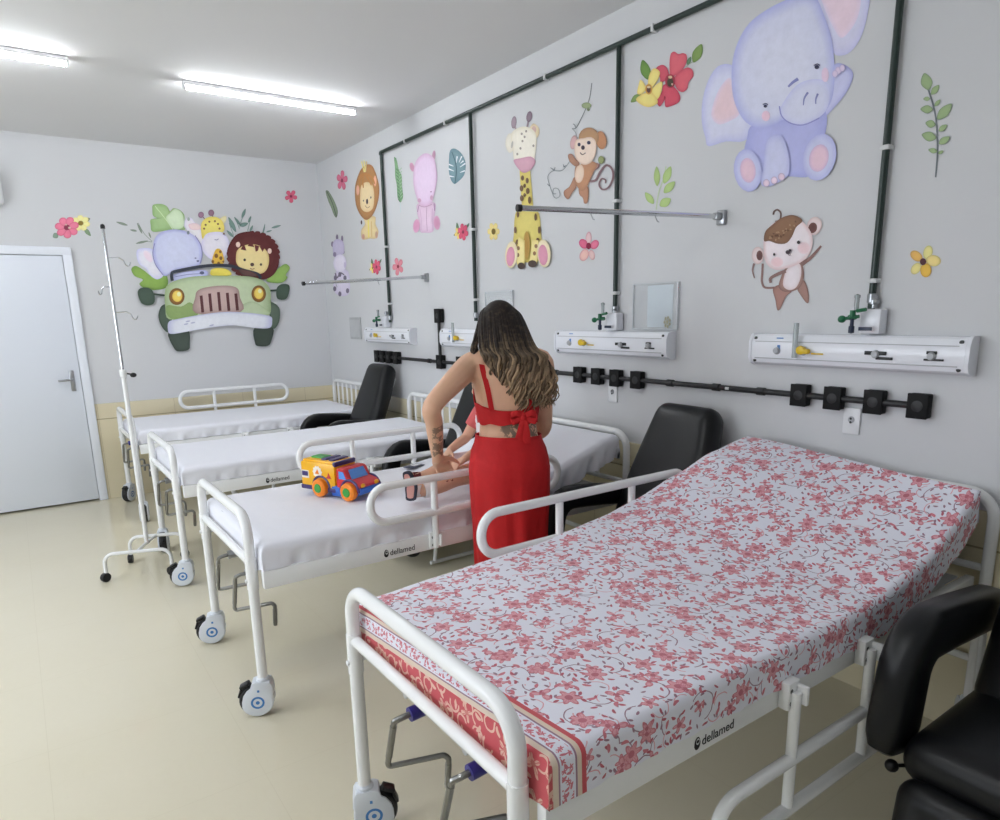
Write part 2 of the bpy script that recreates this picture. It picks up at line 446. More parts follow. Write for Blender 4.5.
def bed(name, x, y, label, spins, far_raised, near_raised, brandmark, slats):
    o = empty(name, (x, y, 0)); W = W_BED; I0 = .036 if slats == 0 else .048; Y0 = -.05 if slats == 0 else 0
    b = MB()                                          # foot hoop: one bent tube from floor to floor plus the lower bar
    HZ = .782 if slats == 0 else .800
    b.tube([(0, I0, .15), (0, I0, HZ), (0, W-I0, HZ), (0, W-I0, .15)], .0195, 14, .085, fseg=9)
    b.tube([(0, I0, .622), (0, W-I0, .622)], .016, 12)
    for yy in (I0, W-I0):
        b.tube([(0, yy, .52), (0, yy, .64)], .0220, 14)
        b.lathe([(.0005, 0), (.008, .0), (.008, -.004), (.0005, -.006)], (-.0220, yy, .555), 'X', 10)
    b.build('foot_frame', M_ENAM, o)
    b = MB(); b.tube([(LB, Y0, .15), (LB, Y0, .893), (LB, W, .893), (LB, W, .15)], .019, 12, .085, fseg=8)
    b.tube([(LB, Y0, .635), (LB, W-.005, .635)], .013, 10); b.tube([(LB, Y0, .30), (LB, W-.005, .30)], .013, 10)
    h = b.build('head_frame', M_ENAM, o)
    for k in range(slats):
        yy = W*(k+1)/(slats+1); b = MB(); b.tube([(LB, yy, .635), (LB, yy, .885)], .0095, 8); b.build('slat', M_ENAM, h)
    for yy, nm in ((-.012, 1), (W+.012, -1)):
        b = MB(); b.box((LB/2+.008, yy+nm*.006, .566), (LB-.03, .030, .072), .006); bm_ = b.build('side_beam', M_ENAM, o)
        if nm == 1 and brandmark:
            vs, fs = text_mesh('dellamed', .034)
            t = MB(); t.add([V((brandmark+.026+p.x*.95, yy-.0094-p.z, .549+p.y)) for p in vs], fs)
            # drop-shaped emblem: ring with a dot and a tick
            n = 20; c0 = V((brandmark+.010, yy-.0096, .561))
            ring = [(.011*math.cos(a)*(.92 if math.sin(a) > 0 else 1), .0165*math.sin(a)) for a in [2*PI*k/n for k in range(n)]]
            vs = [c0+V((u, 0, w)) for u, w in ring]+[c0+V((u*.55+.002, 0, w*.5+.004)) for u, w in ring]
            t.add(vs, [[k, (k+1) % n, n+(k+1) % n, n+k] for k in range(n)])
            t.lathe([(.0002, 0), (.0045, 0), (.0002, -.001)], c0+V((.002, 0, .004)), 'Y', 10)
            t.build('maker_mark', M_INK, bm_)
    b = MB()                                          # base plates the mattress lies on and the cross members
    for u0, u1 in ((.03, .62), (.65, 1.02), (1.05, LB-.05)): b.box(((u0+u1)/2, W/2, .598), (u1-u0, W-.03, .008), .002)
    for u in (.10, .64, 1.03, LB-.12): b.box((u, W/2, .560), (.04, W-.04, .035), .004)
    b.tube([(.03, .28, .555), (1.0, .28, .555)], .012, 8); b.tube([(.03, .57, .555), (1.3, .57, .555)], .012, 8)
    b.build('base_plate', mat('pale grey steel', (186, 188, 188), .4), o)
    for (u, yy, s) in ((0, I0, spins[0]), (0, W-I0, spins[1]), (LB, Y0, .6), (LB, W, .2)): caster(o, u, yy, s)
    crank(o, .20 if slats == 0 else .11, M_NAVY if not brandmark or slats == 0 else M_STEEL); crank(o, .47 if slats == 0 else .37, M_NAVY if not brandmark or slats == 0 else M_STEEL)
    if near_raised: rail(o, -.040, -1, False, -.045, -.034)
    else: rail(o, -.055, -1, True, dr=-.14 if slats == 0 else 0)
    rail(o, W+.055, 1, not far_raised, 0, -.012 if slats == 0 else 0, .045 if slats == 0 else 0)
    return tag(o, label, 'bed', 'hospital beds along the right wall')
BX = [.675, .615, .650, .655]; BY = [.895, 2.475, 4.09, 5.69]
bed4 = bed('hospital_bed', BX[0], BY[0], 'white tubular hospital bed nearest the camera, under the pink floral sheet', (-.35, 2.75), True, False, .45, 0)
bed3 = bed('hospital_bed', BX[1], BY[1], 'white hospital bed carrying the child and the toy truck', (-.42, -.30), True, True, .51, 3)
bed2 = bed('hospital_bed', BX[2], BY[2], 'empty white hospital bed directly behind the one with the toy truck', (-.30, 1.35), False, False, .48, 7)
bed1 = bed('hospital_bed', BX[3], BY[3], 'empty white hospital bed farthest from the camera, beside the far wall', (1.4, .9), True, False, 0, 7)

# ------------------------------------------------------------------ sheets
def floral():
    g = NT('pink floral cotton'); uv = g.n('ShaderNodeUVMap').outputs[0]
    sp = g.n('ShaderNodeSeparateXYZ'); g.put(sp.inputs[0], uv); X, Y = sp.outputs[0], sp.outputs[1]
    wob = g.noise(uv, 26, 2)
    add = g.n('ShaderNodeVectorMath', operation='MULTIPLY_ADD'); g.put(add.inputs[0], wob.outputs['Color']); add.inputs[1].default_value = (.010, .010, 0); g.put(add.inputs[2], uv)
    uvw = add.outputs[0]
    white = rgb(240, 240, 250); pink = rgb(210, 122, 136); rose = rgb(230, 170, 180); deep = rgb(188, 90, 108); grey = rgb(158, 122, 140)
    def cell(scale, rnd=.85, off=(0, 0, 0), vec=uvw):
        ad = g.n('ShaderNodeVectorMath', operation='ADD'); g.put(ad.inputs[0], vec); ad.inputs[1].default_value = off
        v = g.n('ShaderNodeTexVoronoi', voronoi_dimensions='2D'); v.inputs['Scale'].default_value = scale; v.inputs['Randomness'].default_value = rnd
        g.put(v.inputs['Vector'], ad.outputs[0])
        d = g.n('ShaderNodeVectorMath', operation='SUBTRACT'); g.put(d.inputs[0], ad.outputs[0]); g.put(d.inputs[1], v.outputs['Position'])
        s2 = g.n('ShaderNodeSeparateXYZ'); g.put(s2.inputs[0], d.outputs[0])
        sc = g.n('ShaderNodeSeparateColor'); g.put(sc.inputs[0], v.outputs['Color'])
        return s2.outputs[0], s2.outputs[1], sc.outputs[0], sc.outputs[1], sc.outputs[2]
    def rot(dx, dy, a):
        c, s = g.math('COSINE', a), g.math('SINE', a)
        return (g.math('ADD', g.math('MULTIPLY', dx, c), g.math('MULTIPLY', dy, s)),
                g.math('SUBTRACT', g.math('MULTIPLY', dy, c), g.math('MULTIPLY', dx, s)))
    def flower(scale, R, petals, depth, off, keep, pw=1.0):
        dx, dy, ra, rb, rc = cell(scale, .8, off)
        th = g.math('ARCTAN2', dy, dx); rr = g.math('SQRT', g.math('ADD', g.math('MULTIPLY', dx, dx), g.math('MULTIPLY', dy, dy)))
        w = g.math('COSINE', g.math('ADD', g.math('MULTIPLY', th, petals), g.math('MULTIPLY', ra, 6.28)))
        lim = g.math('MULTIPLY', g.math('ADD', 1-depth, g.math('MULTIPLY', w, depth)), R)
        m = g.math('MULTIPLY', g.math('LESS_THAN', rr, lim), g.math('LESS_THAN', rb, keep))
        core = g.math('MULTIPLY', g.math('LESS_THAN', rr, R*.30), m)
        edge = g.math('MULTIPLY', g.math('GREATER_THAN', rr, g.math('MULTIPLY', lim, .80)), m)
        vein = g.math('MULTIPLY', g.math('GREATER_THAN', g.math('COSINE', g.math('MULTIPLY', th, petals*3)), .45), m)
        return m, core, edge, vein
    def leaf(scale, L, Wd, off, keep):
        dx, dy, ra, rb, rc = cell(scale, 1, off)
        px, py = rot(dx, dy, g.math('MULTIPLY', ra, 6.28))
        py = g.math('ADD', py, g.math('MULTIPLY', g.math('MULTIPLY', px, px), 18.0))     # bent leaf
        q = g.math('ADD', g.math('POWER', g.math('DIVIDE', px, L), 2.0), g.math('POWER', g.math('DIVIDE', py, Wd), 2.0))
        return g.math('MULTIPLY', g.math('LESS_THAN', q, 1.0), g.math('LESS_THAN', rb, keep))
    def vine(scale, w, off, keep, a0):
        dx, dy, ra, rb, rc = cell(scale, .9, off)
        rr = g.math('SQRT', g.math('ADD', g.math('MULTIPLY', dx, dx), g.math('MULTIPLY', dy, dy)))
        th = g.math('ARCTAN2', dy, dx)
        rad = g.math('ADD', .36/scale, g.math('MULTIPLY', g.math('SINE', g.math('ADD', th, g.math('MULTIPLY', ra, 6.28))), .10/scale))
        on = g.math('LESS_THAN', g.math('ABSOLUTE', g.math('SUBTRACT', rr, rad)), w)
        arc = g.math('GREATER_THAN', g.math('COSINE', g.math('ADD', th, g.math('MULTIPLY', rc, 6.28))), a0)
        return g.math('MULTIPLY', g.math('MULTIPLY', on, arc), g.math('LESS_THAN', rb, keep))
    c = white
    c = g.mix(vine(10, .0014, (.31, .17, 0), .9, -.1), c, grey)
    c = g.mix(vine(14, .0013, (.71, .47, 0), .8, .0), c, rose)
    c = g.mix(leaf(40, .0070, .0030, (.13, .77, 0), .55), c, grey)
    c = g.mix(leaf(34, .0080, .0034, (.53, .27, 0), .45), c, deep)
    c = g.mix(leaf(26, .0105, .0044, (.91, .61, 0), .45), c, pink)
    for (s_, R, p, dp, off, kp) in ((9.2, .029, 6, .22, (0, 0, 0), .66), (11.5, .021, 5, .30, (.37, .63, 0), .44), (11.0, .027, 3, .42, (.83, .21, 0), .46), (13.0, .018, 4, .32, (.23, .91, 0), .42)):
        m, core, edge, vein = flower(s_, R, p, dp, off, kp)
        c = g.mix(m, c, rose); c = g.mix(g.math('MULTIPLY', vein, .55), c, pink); c = g.mix(g.math('MULTIPLY', edge, .9), c, pink); c = g.mix(g.math('MULTIPLY', core, .8), c, deep)
    # ------- woven border across the foot end, measured along the cloth
    cream = rgb(232, 214, 196); red = rgb(206, 84, 92)
    def band(a, b): return g.math('MULTIPLY', g.math('GREATER_THAN', X, a), g.math('LESS_THAN', X, b))
    inb = g.math('LESS_THAN', X, .170)
    c = g.mix(inb, c, white)
    sm = flower(55, .0075, 5, .3, (.2, .1, 0), .8)[0]; lv = leaf(60, .008, .003, (.3, .4, 0), .8)
    c = g.mix(g.math('MULTIPLY', band(.108, .138), g.math('MAXIMUM', sm, lv)), c, pink)
    for a, b, k in ((.158, .170, red), (.100, .104, grey), (.142, .1465, grey), (.086, .100, cream), (.1465, .158, cream)): c = g.mix(band(a, b), c, k)
    inr = g.math('LESS_THAN', X, .086)
    c = g.mix(inr, c, red)
    v1 = vine(20, .0028, (.1, .5, 0), 1, -.5); f1, k1, e1, n1 = flower(13, .024, 4, .4, (.6, .3, 0), .9); l1 = leaf(30, .012, .005, (.7, .8, 0), .7)
    c = g.mix(g.math('MULTIPLY', inr, g.math('MAXIMUM', g.math('MAXIMUM', v1, f1), l1)), c, rgb(236, 196, 178))
    c = g.mix(g.math('MULTIPLY', inr, g.math('MAXIMUM', k1, n1)), c, rgb(214, 132, 124))
    weave = g.noise(uv, 700, 1)
    g.set(Base_Color=c, Roughness=.62); g.b.inputs['Sheen Weight'].default_value = .15
    g.b.inputs['Specular IOR Level'].default_value = .35
    g.bump(weave.outputs[0], .05, .001)
    return g.m
M_FLORAL = floral()
def white_cloth():
    g = NT('white cotton'); co = g.coord()
    g.set(Base_Color=rgb(243, 244, 252), Roughness=.68); g.b.inputs['Sheen Weight'].default_value = .15
    g.bump(g.noise(co, 9, 3).outputs[0], .25, .012); return g.m
M_SHEET = white_cloth()
M_CORE = mat('mattress cover', (70, 84, 110), .5)

def sheet(bx, by, label, top, drop, mats, x0=.026, x1=1.845, footdrop=.114, y0=-.012, y1=None, fold=.004, tuck=0.0, skew=None, seed=0, edge=.035, nx=150, ny=76, seat='bed'):
    """mattress under a fitted sheet. top(u, v) gives the height of the upper face; drop(u) the length hanging over a side."""
    y1 = W_BED+.012 if y1 is None else y1
    L, W, r = x1-x0, y1-y0, edge
    rnd = random.Random(seed); ph = [rnd.uniform(0, 6.28) for _ in range(12)]
    def axis(n, A, dr):
        """sample positions: dense where the cloth bends"""
        k = 10; a = [-dr+dr*i/k for i in range(k)]; b = [A+dr*(i+1)/k for i in range(k)]
        e = [r*PI/2*i/6 for i in range(6)]
        mid = [r*PI/2+(A-r*PI)*i/n for i in range(n)]
        return a+e+mid+[A-q for q in ([r*PI/2]+e[::-1])]+b
    D = .115
    def place(a, A):
        """cloth coordinate -> (inner position, depth below the top) along one axis with rounded edge"""
        rr = r
        if a < rr*PI/2:
            s = a
            if s < 0: return 0.0, rr - s
            th = (rr*PI/2-s)/rr; return rr-rr*math.sin(th), rr-rr*math.cos(th)
        if a > A-rr*PI/2:
            p, d = place(A-a, A); return A-p, d
        return a+0.0, 0.0
    A = axis(nx, L, D); B = axis(ny, W, D)
    vs, uvs = [], []
    for a in A:
        pu, du = place(a, L); u = x0+pu
        for b_ in B:
            pv, dv = place(b_, W); v = pv/W
            dep = max(du, dv)
            tz = top(u, v)
            lim = drop(u, v)
            if du > dv and a < L/2: lim += (footdrop-lim)*max(0, min(1, (min(v, 1-v)-.02)/.05))
            fold_ = fold(u) if callable(fold) else fold
            over = dep/(D+r)
            dep2 = dep if dep <= r else r+(dep-r)/D*(lim-r)
            q = V((u, y0+pv, tz-dep2))
            hang = max(0.0, (dep-r)/D)
            if hang > 0:
                t_ = b_ if du > dv else a
                wv = (math.sin(t_*38+ph[0])+.7*math.sin(t_*71+ph[1]+2*hang)+.5*math.sin(t_*113+ph[2]))*fold_*hang
                if dv >= du: q.y += (wv-fold_*hang*.8)*(-1 if b_ < W/2 else 1)*-1
                else: q.x += (wv*.35-fold_*.4*hang)*(-1 if a < L/2 else 1)*-1
                tk = tuck(u) if callable(tuck) else tuck
                if dv >= du: q.y += tk*hang**1.5*(1 if b_ < W/2 else -1)
            else:
                q.z += .0022*noise.noise(V((u*6, v*5+seed, seed)))+.0012*noise.noise(V((u*17, v*15, seed+5)))
            vs.append(q)
            s0 = skew(v) if skew else 0
            uu = u+(-min(0.0, 0) ) - s0
            if du > dv and a < L/2: uu -= max(0.0, dep2)
            uvs.append((uu, q.y-(dep2 if (dv >= du and b_ < W/2) else -dep2 if dv >= du else 0)))
    n = len(B); fs = [[i*n+j, i*n+j+1, (i+1)*n+j+1, (i+1)*n+j] for i in range(len(A)-1) for j in range(n-1)]
    o = empty('mattress', (bx, by, 0))
    # foam block that fills the sheet, following the same upper face
    us = [x0+.012+(L-.024)*i/30 for i in range(31)]
    rings = []
    for u in us:
        rg = []
        for k in range(13): v = .055+.89*k/12; rg.append(V((u, y0+v*W, top(u, v)-.010)))
        lo = [V((u, y0+(.055+.89*k/12)*W, top(u, .055+.89*k/12)-max(.05, min(.085, drop(u, .5)-.02)))) for k in range(12, -1, -1)]
        rings.append(rg+lo)
    MB().loft(rings).build('foam_block', M_CORE, o)
    s = MB(); s.add(vs, fs, uvs=uvs); so = s.build('fitted_sheet', mats, o, angle=80)
    return tag(o, label, 'mattress', 'mattresses on the hospital beds')

near4 = [(.05, .706), (.50, .700), (.90, .690), (1.25, .698), (1.52, .752), (1.68, .820), (1.79, .882), (1.87, .950)]
far4 = [(.05, .716), (.68, .748), (.98, .787), (1.16, .823), (1.38, .884), (1.59, .944), (1.80, .980), (1.88, .985)]
def top4(u, v):
    s = v*v*(3-2*v); s = .35*s+.65*min(1, v*1.15)
    z = pl(near4, u)*(1-s)+pl(far4, u)*s
    return z-.018*math.sin(PI*min(1, v))*math.exp(-((u-1.15)/.4)**2)
sheet(BX[0], BY[0], 'mattress in a white sheet with pink flowers and red striped border', top4, lambda u, v: .104 if u < 1 else .104+.02*min(1, (u-1)/.3),
      M_FLORAL, fold=.002, tuck=0.0, skew=lambda v: -.050-.095*v, seed=4, edge=.024, y0=-.026, nx=170, ny=80)
def top3(u, v): return .700+pl([(1.05, 0), (1.25, .030), (1.85, .205)], u)-.012*math.exp(-((u-1.2)/.2)**2)*math.sin(PI*min(1, max(0, v)))
sheet(BX[1], BY[1], 'white sheeted mattress under the child and the toy truck', top3, lambda u, v: .098 if u < 1.25 else .098+.035*math.sin(min(1, (u-1.25)/.3)*PI/2),
      M_SHEET, fold=lambda u: .005+.010*min(1, max(0, (u-1.1)/.3)), tuck=lambda u: 0 if u < 1.2 else .02, seed=11)
sheet(BX[2], BY[2], 'white sheeted mattress with nothing on it, second from the far wall', lambda u, v: .702+.012*max(0, u-1.2), lambda u, v: .098, M_SHEET, fold=.0035, seed=21)
sheet(BX[3], BY[3], 'white sheeted mattress with nothing on it, against the far wall', lambda u, v: .702, lambda u, v: .096, M_SHEET, fold=.006, seed=31)
# ------------------------------------------------------------------ black recliner chairs
def vinyl():
    g = NT('black vinyl'); co = g.coord()
    n1 = g.noise(co, 5, 3)
    g.set(Base_Color=g.mix(n1.outputs[0], rgb(12, 13, 15), rgb(18, 19, 22)), Roughness=.36); g.b.inputs['Specular IOR Level'].default_value = .36
    g.bump(g.noise(co, 240, 3).outputs[0], .12, .001); return g.m
M_VINYL = vinyl()
def chair(x, y, label, turn=0.0, armw=.25, armt=.038, group='black recliner chairs by the beds', lean=(.36, .40, .655, 1.09), arm=1.0):
    o = empty('recliner_chair', (x, y, 0), turn); sw = armw*2-.09
    def seatf(p): return V((p.x, p.y, p.z-.02*((p.x/.32)**2) - (.012 if p.z > 0 else 0)*math.cos(p.y*7)))
    MB().rbox((.235, 0, .392), (.58, sw, .125), .055, seg=(14, 14, 6), puff=.018).build('seat', M_VINYL, o)
    # backrest: tapering, round-shouldered pad, leaning back
    bx, bz, tx, tz = lean;  ht = math.hypot(tx-bx, tz-bz)+.03; ang = math.atan2(tx-bx, tz-bz)
    def bf(p):
        k = (p.z+ht/2)/ht
        w = .98-.30*max(0, k-.45)**1.5/.41*.9
        return V((p.x-.012*math.cos(p.y*5)*(1 if p.x < 0 else 0)+.03*math.sin(k*PI)*.4, p.y*w, p.z))
    R = Matrix.Rotation(ang, 3, 'Y')
    MB().rbox(((bx+tx)/2, 0, (bz+tz)/2), (.125, .48 if armw < .28 else .50, ht), .062, seg=(6, 14, 18), fn=bf, rot=R).build('backrest', M_VINYL, o)
    # armrests: padded bar bent into an upside-down L
    for sy in (-1, 1):
        path = fillet([V((.010, 0, .345+(arm-1)*.10)), V((.060, 0, .668)), V((.30, 0, .650)), V((.585, 0, .620))], .105, 8); path = resamp(path, 26)
        rings = []; m = len(path)
        for i, p in enumerate(path):
            t = (path[min(i+1, m-1)]-path[max(i-1, 0)]).normalized(); nrm = V((-t.z, 0, t.x))
            e = min(i, m-1-i); k = (.80, .95, 1)[min(e, 2)]
            s_ = i/(m-1); hw, hh = armt*k*(1+(arm-1)*.35), (.062-.014*s_)*k*arm
            rg = []
            for q in range(20):
                a = 2*PI*q/20; c_, s2 = math.cos(a), math.sin(a)
                rg.append(p+V((0, 1, 0))*(hw*math.copysign(abs(c_)**.6, c_))+nrm*(hh*math.copysign(abs(s2)**.6, s2))+V((0, sy*armw, 0)))
            rings.append(rg)
        # rounded ends
        first = [path[0]+V((0, sy*armw, 0))+(q-(path[0]+V((0, sy*armw, 0))))*.55-V((0, 0, .018)) for q in rings[0]]
        last = [path[-1]+V((0, sy*armw, 0))+(q-(path[-1]+V((0, sy*armw, 0))))*.55+V((.016, 0, 0)) for q in rings[-1]]
        a_ = MB().loft([first]+rings+[last]).build('armrest', M_VINYL, o)
        MB().tube([(.50, sy*armw*.93, .345), (.545, sy*armw, .575)], .011, 8).build('arm_post', M_ENAM, a_)
    # leg rest folded down in front of the seat
    R2 = Matrix.Rotation(.16, 3, 'Y')
    MB().rbox((-.075 if arm > 1.2 else -.015, 0, .215), (.105, sw-.04, .30), .05, seg=(6, 14, 10), rot=R2).build('leg_rest', M_VINYL, o)
    f = MB()
    for sy in (-1, 1):
        yy = sy*(armw-.06)
        f.tube([(.06, yy, .022), (.60, yy, .022)], .0125, 10)
        f.tube([(.09, yy, .02), (.12, yy, .30), (.53, yy, .30)], .0125, 10, .04)
        f.tube([(.57, yy, .02), (.53, yy, .32)], .0125, 10)
        f.tube([(.53, yy, .30), (bx+.085, yy, bz+.05), (tx+.035, yy*.72, tz-.10)], .010, 8, .05)
        f.box((.03, yy*.9, .285), (.10, .03, .022), .004)
    f.tube([(.53, -armw+.06, .30), (.53, armw-.06, .30)], .011, 8); f.tube([(.12, -armw+.06, .295), (.12, armw-.06, .295)], .011, 8)
    f.tube([(.60, -armw+.06, .022), (.60, armw-.06, .022)], .0125, 8)
    f.tube([(tx+.035, -(armw-.06)*.72, tz-.10), (tx+.035, (armw-.06)*.72, tz-.10)], .010, 8)
    f.build('frame', M_ENAM, o)
    if True:
        lv = MB().tube([(.05, armw-.10, .33), (.045, armw-.06, .335), (-.005, armw-.025, .335)], .006, 8, .01).build('lever', M_CHROME, o)
        MB().ell((-.012, armw-.021, .336), (.017, .017, .017), 14, 8).build('lever_knob', M_BLKPL, lv)
    return tag(o, label, 'armchair', group)
chair(1.742, .435, 'black padded recliner armchair cut by the lower right picture corner', arm=1.32, armw=.30, armt=.044)
chair(1.888, 2.124, 'black recliner armchair with tall back between the woman and the floral bed', turn=-.075, lean=(.36, .40, .655, 1.055))
chair(1.855, 3.70, 'black recliner armchair half hidden behind the woman and the bed with the toy truck')
chair(1.87, 5.305, 'black recliner armchair farthest away, between the two empty beds')
# ------------------------------------------------------------------ pipes and sockets on the right wall
M_PIPE = mat('dark green pipe paint', (30, 48, 42), .35, var=.15)
M_CLAMP = mat('white pipe clamp', (214, 216, 216), .4)
M_COND = mat('black conduit', (24, 24, 26), .45, var=.15)
ZT = 2.764; PX = XW-.022
PY_ = [5.265, 3.967, 2.642, 1.320]
def clamp(parent, p, axis):
    b = MB(); b.box((p[0]+.003, p[1], p[2]), (.038, .032 if axis == 'Z' else .016, .016 if axis == 'Z' else .032), .003)
    b.build('pipe_clamp', M_CLAMP, parent)
o = MB().tube([(PX, PY_[0]+.012, ZT-.02), (PX, PY_[0]+.012, ZT), (PX, .2, ZT)], .0125, 12, .02).build('gas_pipe', M_PIPE)
tag(o, 'long dark green pipe running level along the right wall below the ceiling', 'pipe')
for y in (4.85, 4.27, 3.2, 2.42, 1.9): clamp(o, (PX, y, ZT), 'Y')
for y, low, lab in ((PY_[0], 1.45, 'vertical dark pipe beside the pink hippo sticker, farthest from the camera'), (PY_[1], 1.46, 'vertical dark pipe between the blue leaf and giraffe stickers'),
               (PY_[2], 1.46, 'vertical dark pipe between the swinging monkey and the big elephant stickers'), (PY_[3], 1.50, 'vertical dark green pipe right of the big elephant sticker, nearest the camera')):
    o = MB().tube([(PX, y, low), (PX, y, ZT-.012)], .0125, 12).build('gas_pipe', M_PIPE); tag(o, lab, 'pipe', 'vertical gas pipes')
    for z in (1.60, 2.05): clamp(o, (PX, y, z), 'Z')
    b = MB(); b.lathe([(.0125, 0), (.017, .004), (.017, .032), (.0125, .036)], (PX, y, low+.02), n=12); b.build('pipe_nut', M_STEEL, o)
ZK = 1.163; KX = XW-.028
o = MB().tube([(KX, 5.50, ZK), (KX, 1.10, ZK)], .0125, 12).build('conduit', M_COND); tag(o, 'black conduit running level along the right wall behind the beds', 'conduit')
for y in (4.62, 3.98, 3.30, 3.12, 2.25, 1.98, 1.75):
    b = MB(); b.lathe([(.0125, -.02), (.017, -.018), (.017, .018), (.0125, .02)], (KX, y, ZK), 'Y', 12); b.build('conduit_joint', M_COND, o)
b = MB(); b.box((KX-.008, 1.915, ZK+.001), (.012, .02, .012), .002); b.build('white_clip', M_CLAMP, o)
r = MB().tube([(KX, 4.455, ZK+.03), (KX, 4.455, 1.46)], .0125, 12).build('conduit', M_COND); tag(r, 'short black conduit rising to the top box beside the woman', 'conduit')
M_COVER = mat('matt black cover', (13, 13, 14), .6, spec=.25)
M_BOX = mat('matt black box', (15, 15, 16), .6, spec=.25)
def sockbox(y, z, label, s=.084):
    q = empty('socket_box', (XW-.004, y, z))
    b = MB(); b.box((-.018, 0, 0), (.036, s*.80, s), .005); b.build('box_body', M_BOX, q)
    b = MB(); b.box((-.038, 0, 0), (.006, s*.82, s*1.04), .003); b.build('cover_plate', M_COVER, q)
    b = MB(); b.lathe([(.0005, -.0415), (.019, -.0415), (.020, -.0410), (.020, -.038), (.0005, -.038)], (0, 0, 0), 'X', 18)
    for dy, dz in ((-.009, 0), (.009, 0), (0, .007)): b.lathe([(.0004, .0), (.003, .0), (.0004, .001)], (-.0425, dy, dz), 'X', 8)
    b.build('socket_face', mat('charcoal plastic', (24, 24, 26), .5), q)
    tag(q, label, 'socket', 'black socket boxes on the conduit')
for y, z, l in ((1.570, ZK, 'leftmost of the four black socket boxes above the floral bed'), (1.428, ZK, 'second from left of the four black socket boxes above the floral bed'),
             (1.272, ZK, 'third from left of the four black socket boxes above the floral bed'), (1.117, ZK, 'black socket box at the right end of the conduit'),
             (2.912, ZK, 'leftmost black socket box of the four right of the woman'), (2.765, ZK, 'second black socket box right of the woman'),
             (2.622, ZK, 'third black socket box right of the woman'), (2.470, ZK, 'fourth black socket box right of the woman, above the tall chair'),
             (4.455, 1.498, 'black box at the top of the short riser beside the woman'), (4.455, ZK, 'black box at the foot of the short riser beside the woman'),
             (4.17, ZK, 'black socket box touching the woman\'s hair in the picture'), (4.02, ZK, 'black socket box behind the woman\'s head'),
             (5.535, ZK, 'leftmost black socket box above the farthest chair'), (5.43, ZK, 'second black socket box above the farthest chair'),
             (5.31, ZK, 'third black socket box above the farthest chair'), (5.17, ZK, 'rightmost black socket box above the farthest chair')):
    sockbox(y, z, l, .098 if y > 4 else .086)

# ------------------------------------------------------------------ medical gas rails
M_RAIL = mat('white rail plastic', (238, 240, 246), .22, var=.01)
M_RAILD = mat('grey rail edge', (176, 178, 182), .4)
M_YEL = mat('yellow knob', (226, 190, 28), .35)
M_GRN = mat('green valve plastic', (24, 104, 66), .35)
M_GLASSY = mat('clear flow tube', (206, 214, 214), .12, trans=.6)
def lettering(parent, nm, txt, size, p, m):
    vs, fs = text_mesh(txt, size)
    b = MB(); b.add([V((p[0]-q.z, p[1]-q.x, p[2]+q.y)) for q in vs], fs); return b.build(nm, m, parent)
def gasrail(y0, y1, label, fit):
    q = empty('gas_rail', (XW, (y0+y1)/2, 1.346)); L = y1-y0
    prof = [(0, .060), (-.044, .060), (-.054, .054), (-.066, .028), (-.066, -.036), (-.056, -.056), (-.030, -.068), (0, -.068)]
    b = MB(); b.prism([(u, w) for u, w in prof], -L/2+.006, L/2-.006, 'Y'); b.build('rail_body', M_RAIL, q, angle=30)
    for s in (-1, 1):
        b = MB(); b.prism([(u*1.04-.001, w*1.03) for u, w in prof], s*L/2-.008, s*L/2+.004, 'Y'); c = b.build('end_cap', M_RAIL, q)
        m = MB()
        for z in (.042, -.048): m.lathe([(.0005, -.004), (.0075, -.003), (.0075, .003), (.0005, .004)], (-.058, s*(L/2-.022), z), 'X', 12)
        m.build('screw', M_BLKPL, c)
    b = MB(); b.box((-.067, 0, .030), (.002, L-.05, .003)); b.box((-.066, 0, -.038), (.003, L-.05, .004)); b.build('groove_line', M_RAILD, q)
    def at(t): return L/2-L*t
    for t in (.155, .297, .64, .87):                    # gas outlets: a collar on the sloping face
        b = MB(); b.lathe([(.0005, -.012), (.011, -.012), (.013, -.008), (.016, 0), (.0005, .002)], (-.066, at(t), -.006), 'X', 16); b.build('outlet', M_RAILD, q)
    for t, m, s in (((.115, M_BLUE, 'VACUO'), (.25, M_YEL, 'AR'), (.53, M_BLKPL, 'O2'), (.79, M_BLKPL, '110V')) if False else ()): pass
    for sz_, zz_ in (((.003, .012, .030), .002), ((.003, .03, .004), .044)):
        b = MB(); b.box((-.068 if zz_ < .03 else -.062, at(.165), zz_), sz_, .001); b.build('blue_tag', M_BLUE, q)
    for t_, z_, w_, h_ in ((.64, -.002, .078, .014), (.68, -.020, .060, .010), (.87, .006, .034, .011), (.88, -.018, .064, .007)):
        b = MB(); b.box((-.0685, at(t_), z_), (.004, w_, h_), .002); b.build('socket_slot', M_BLKPL, q)
    y = at(.297)
    b = MB(); b.lathe([(.0005, -.03), (.016, -.028), (.018, -.02), (.013, -.012), (.013, 0), (.0005, 0)], (-.066, y, .0), 'X', 14)
    b.box((-.085, y-.016, -.004), (.022, .040, .020), .006); b.box((-.070, y-.06, -.013), (.004, .05, .006), .002); v = b.build('yellow_valve', M_YEL, q)
    if fit:
        b = MB(); b.tube([(-.088, y+.024, -.030), (-.088, y+.024, .105)], .010, 12); b.build('flow_tube', M_GLASSY, v)
    tag(q, label, 'gas rail', 'white medical gas rails')
gasrail(.972, 1.79, 'white medical gas rail on the wall above the floral bed', True)
gasrail(2.255, 3.08, 'white medical gas rail just right of the woman, left of the tall chair', False)
gasrail(3.57, 4.38, 'white medical gas rail mostly hidden by the woman\'s hair', True)
gasrail(4.86, 5.69, 'white medical gas rail above the farthest black chair', False)

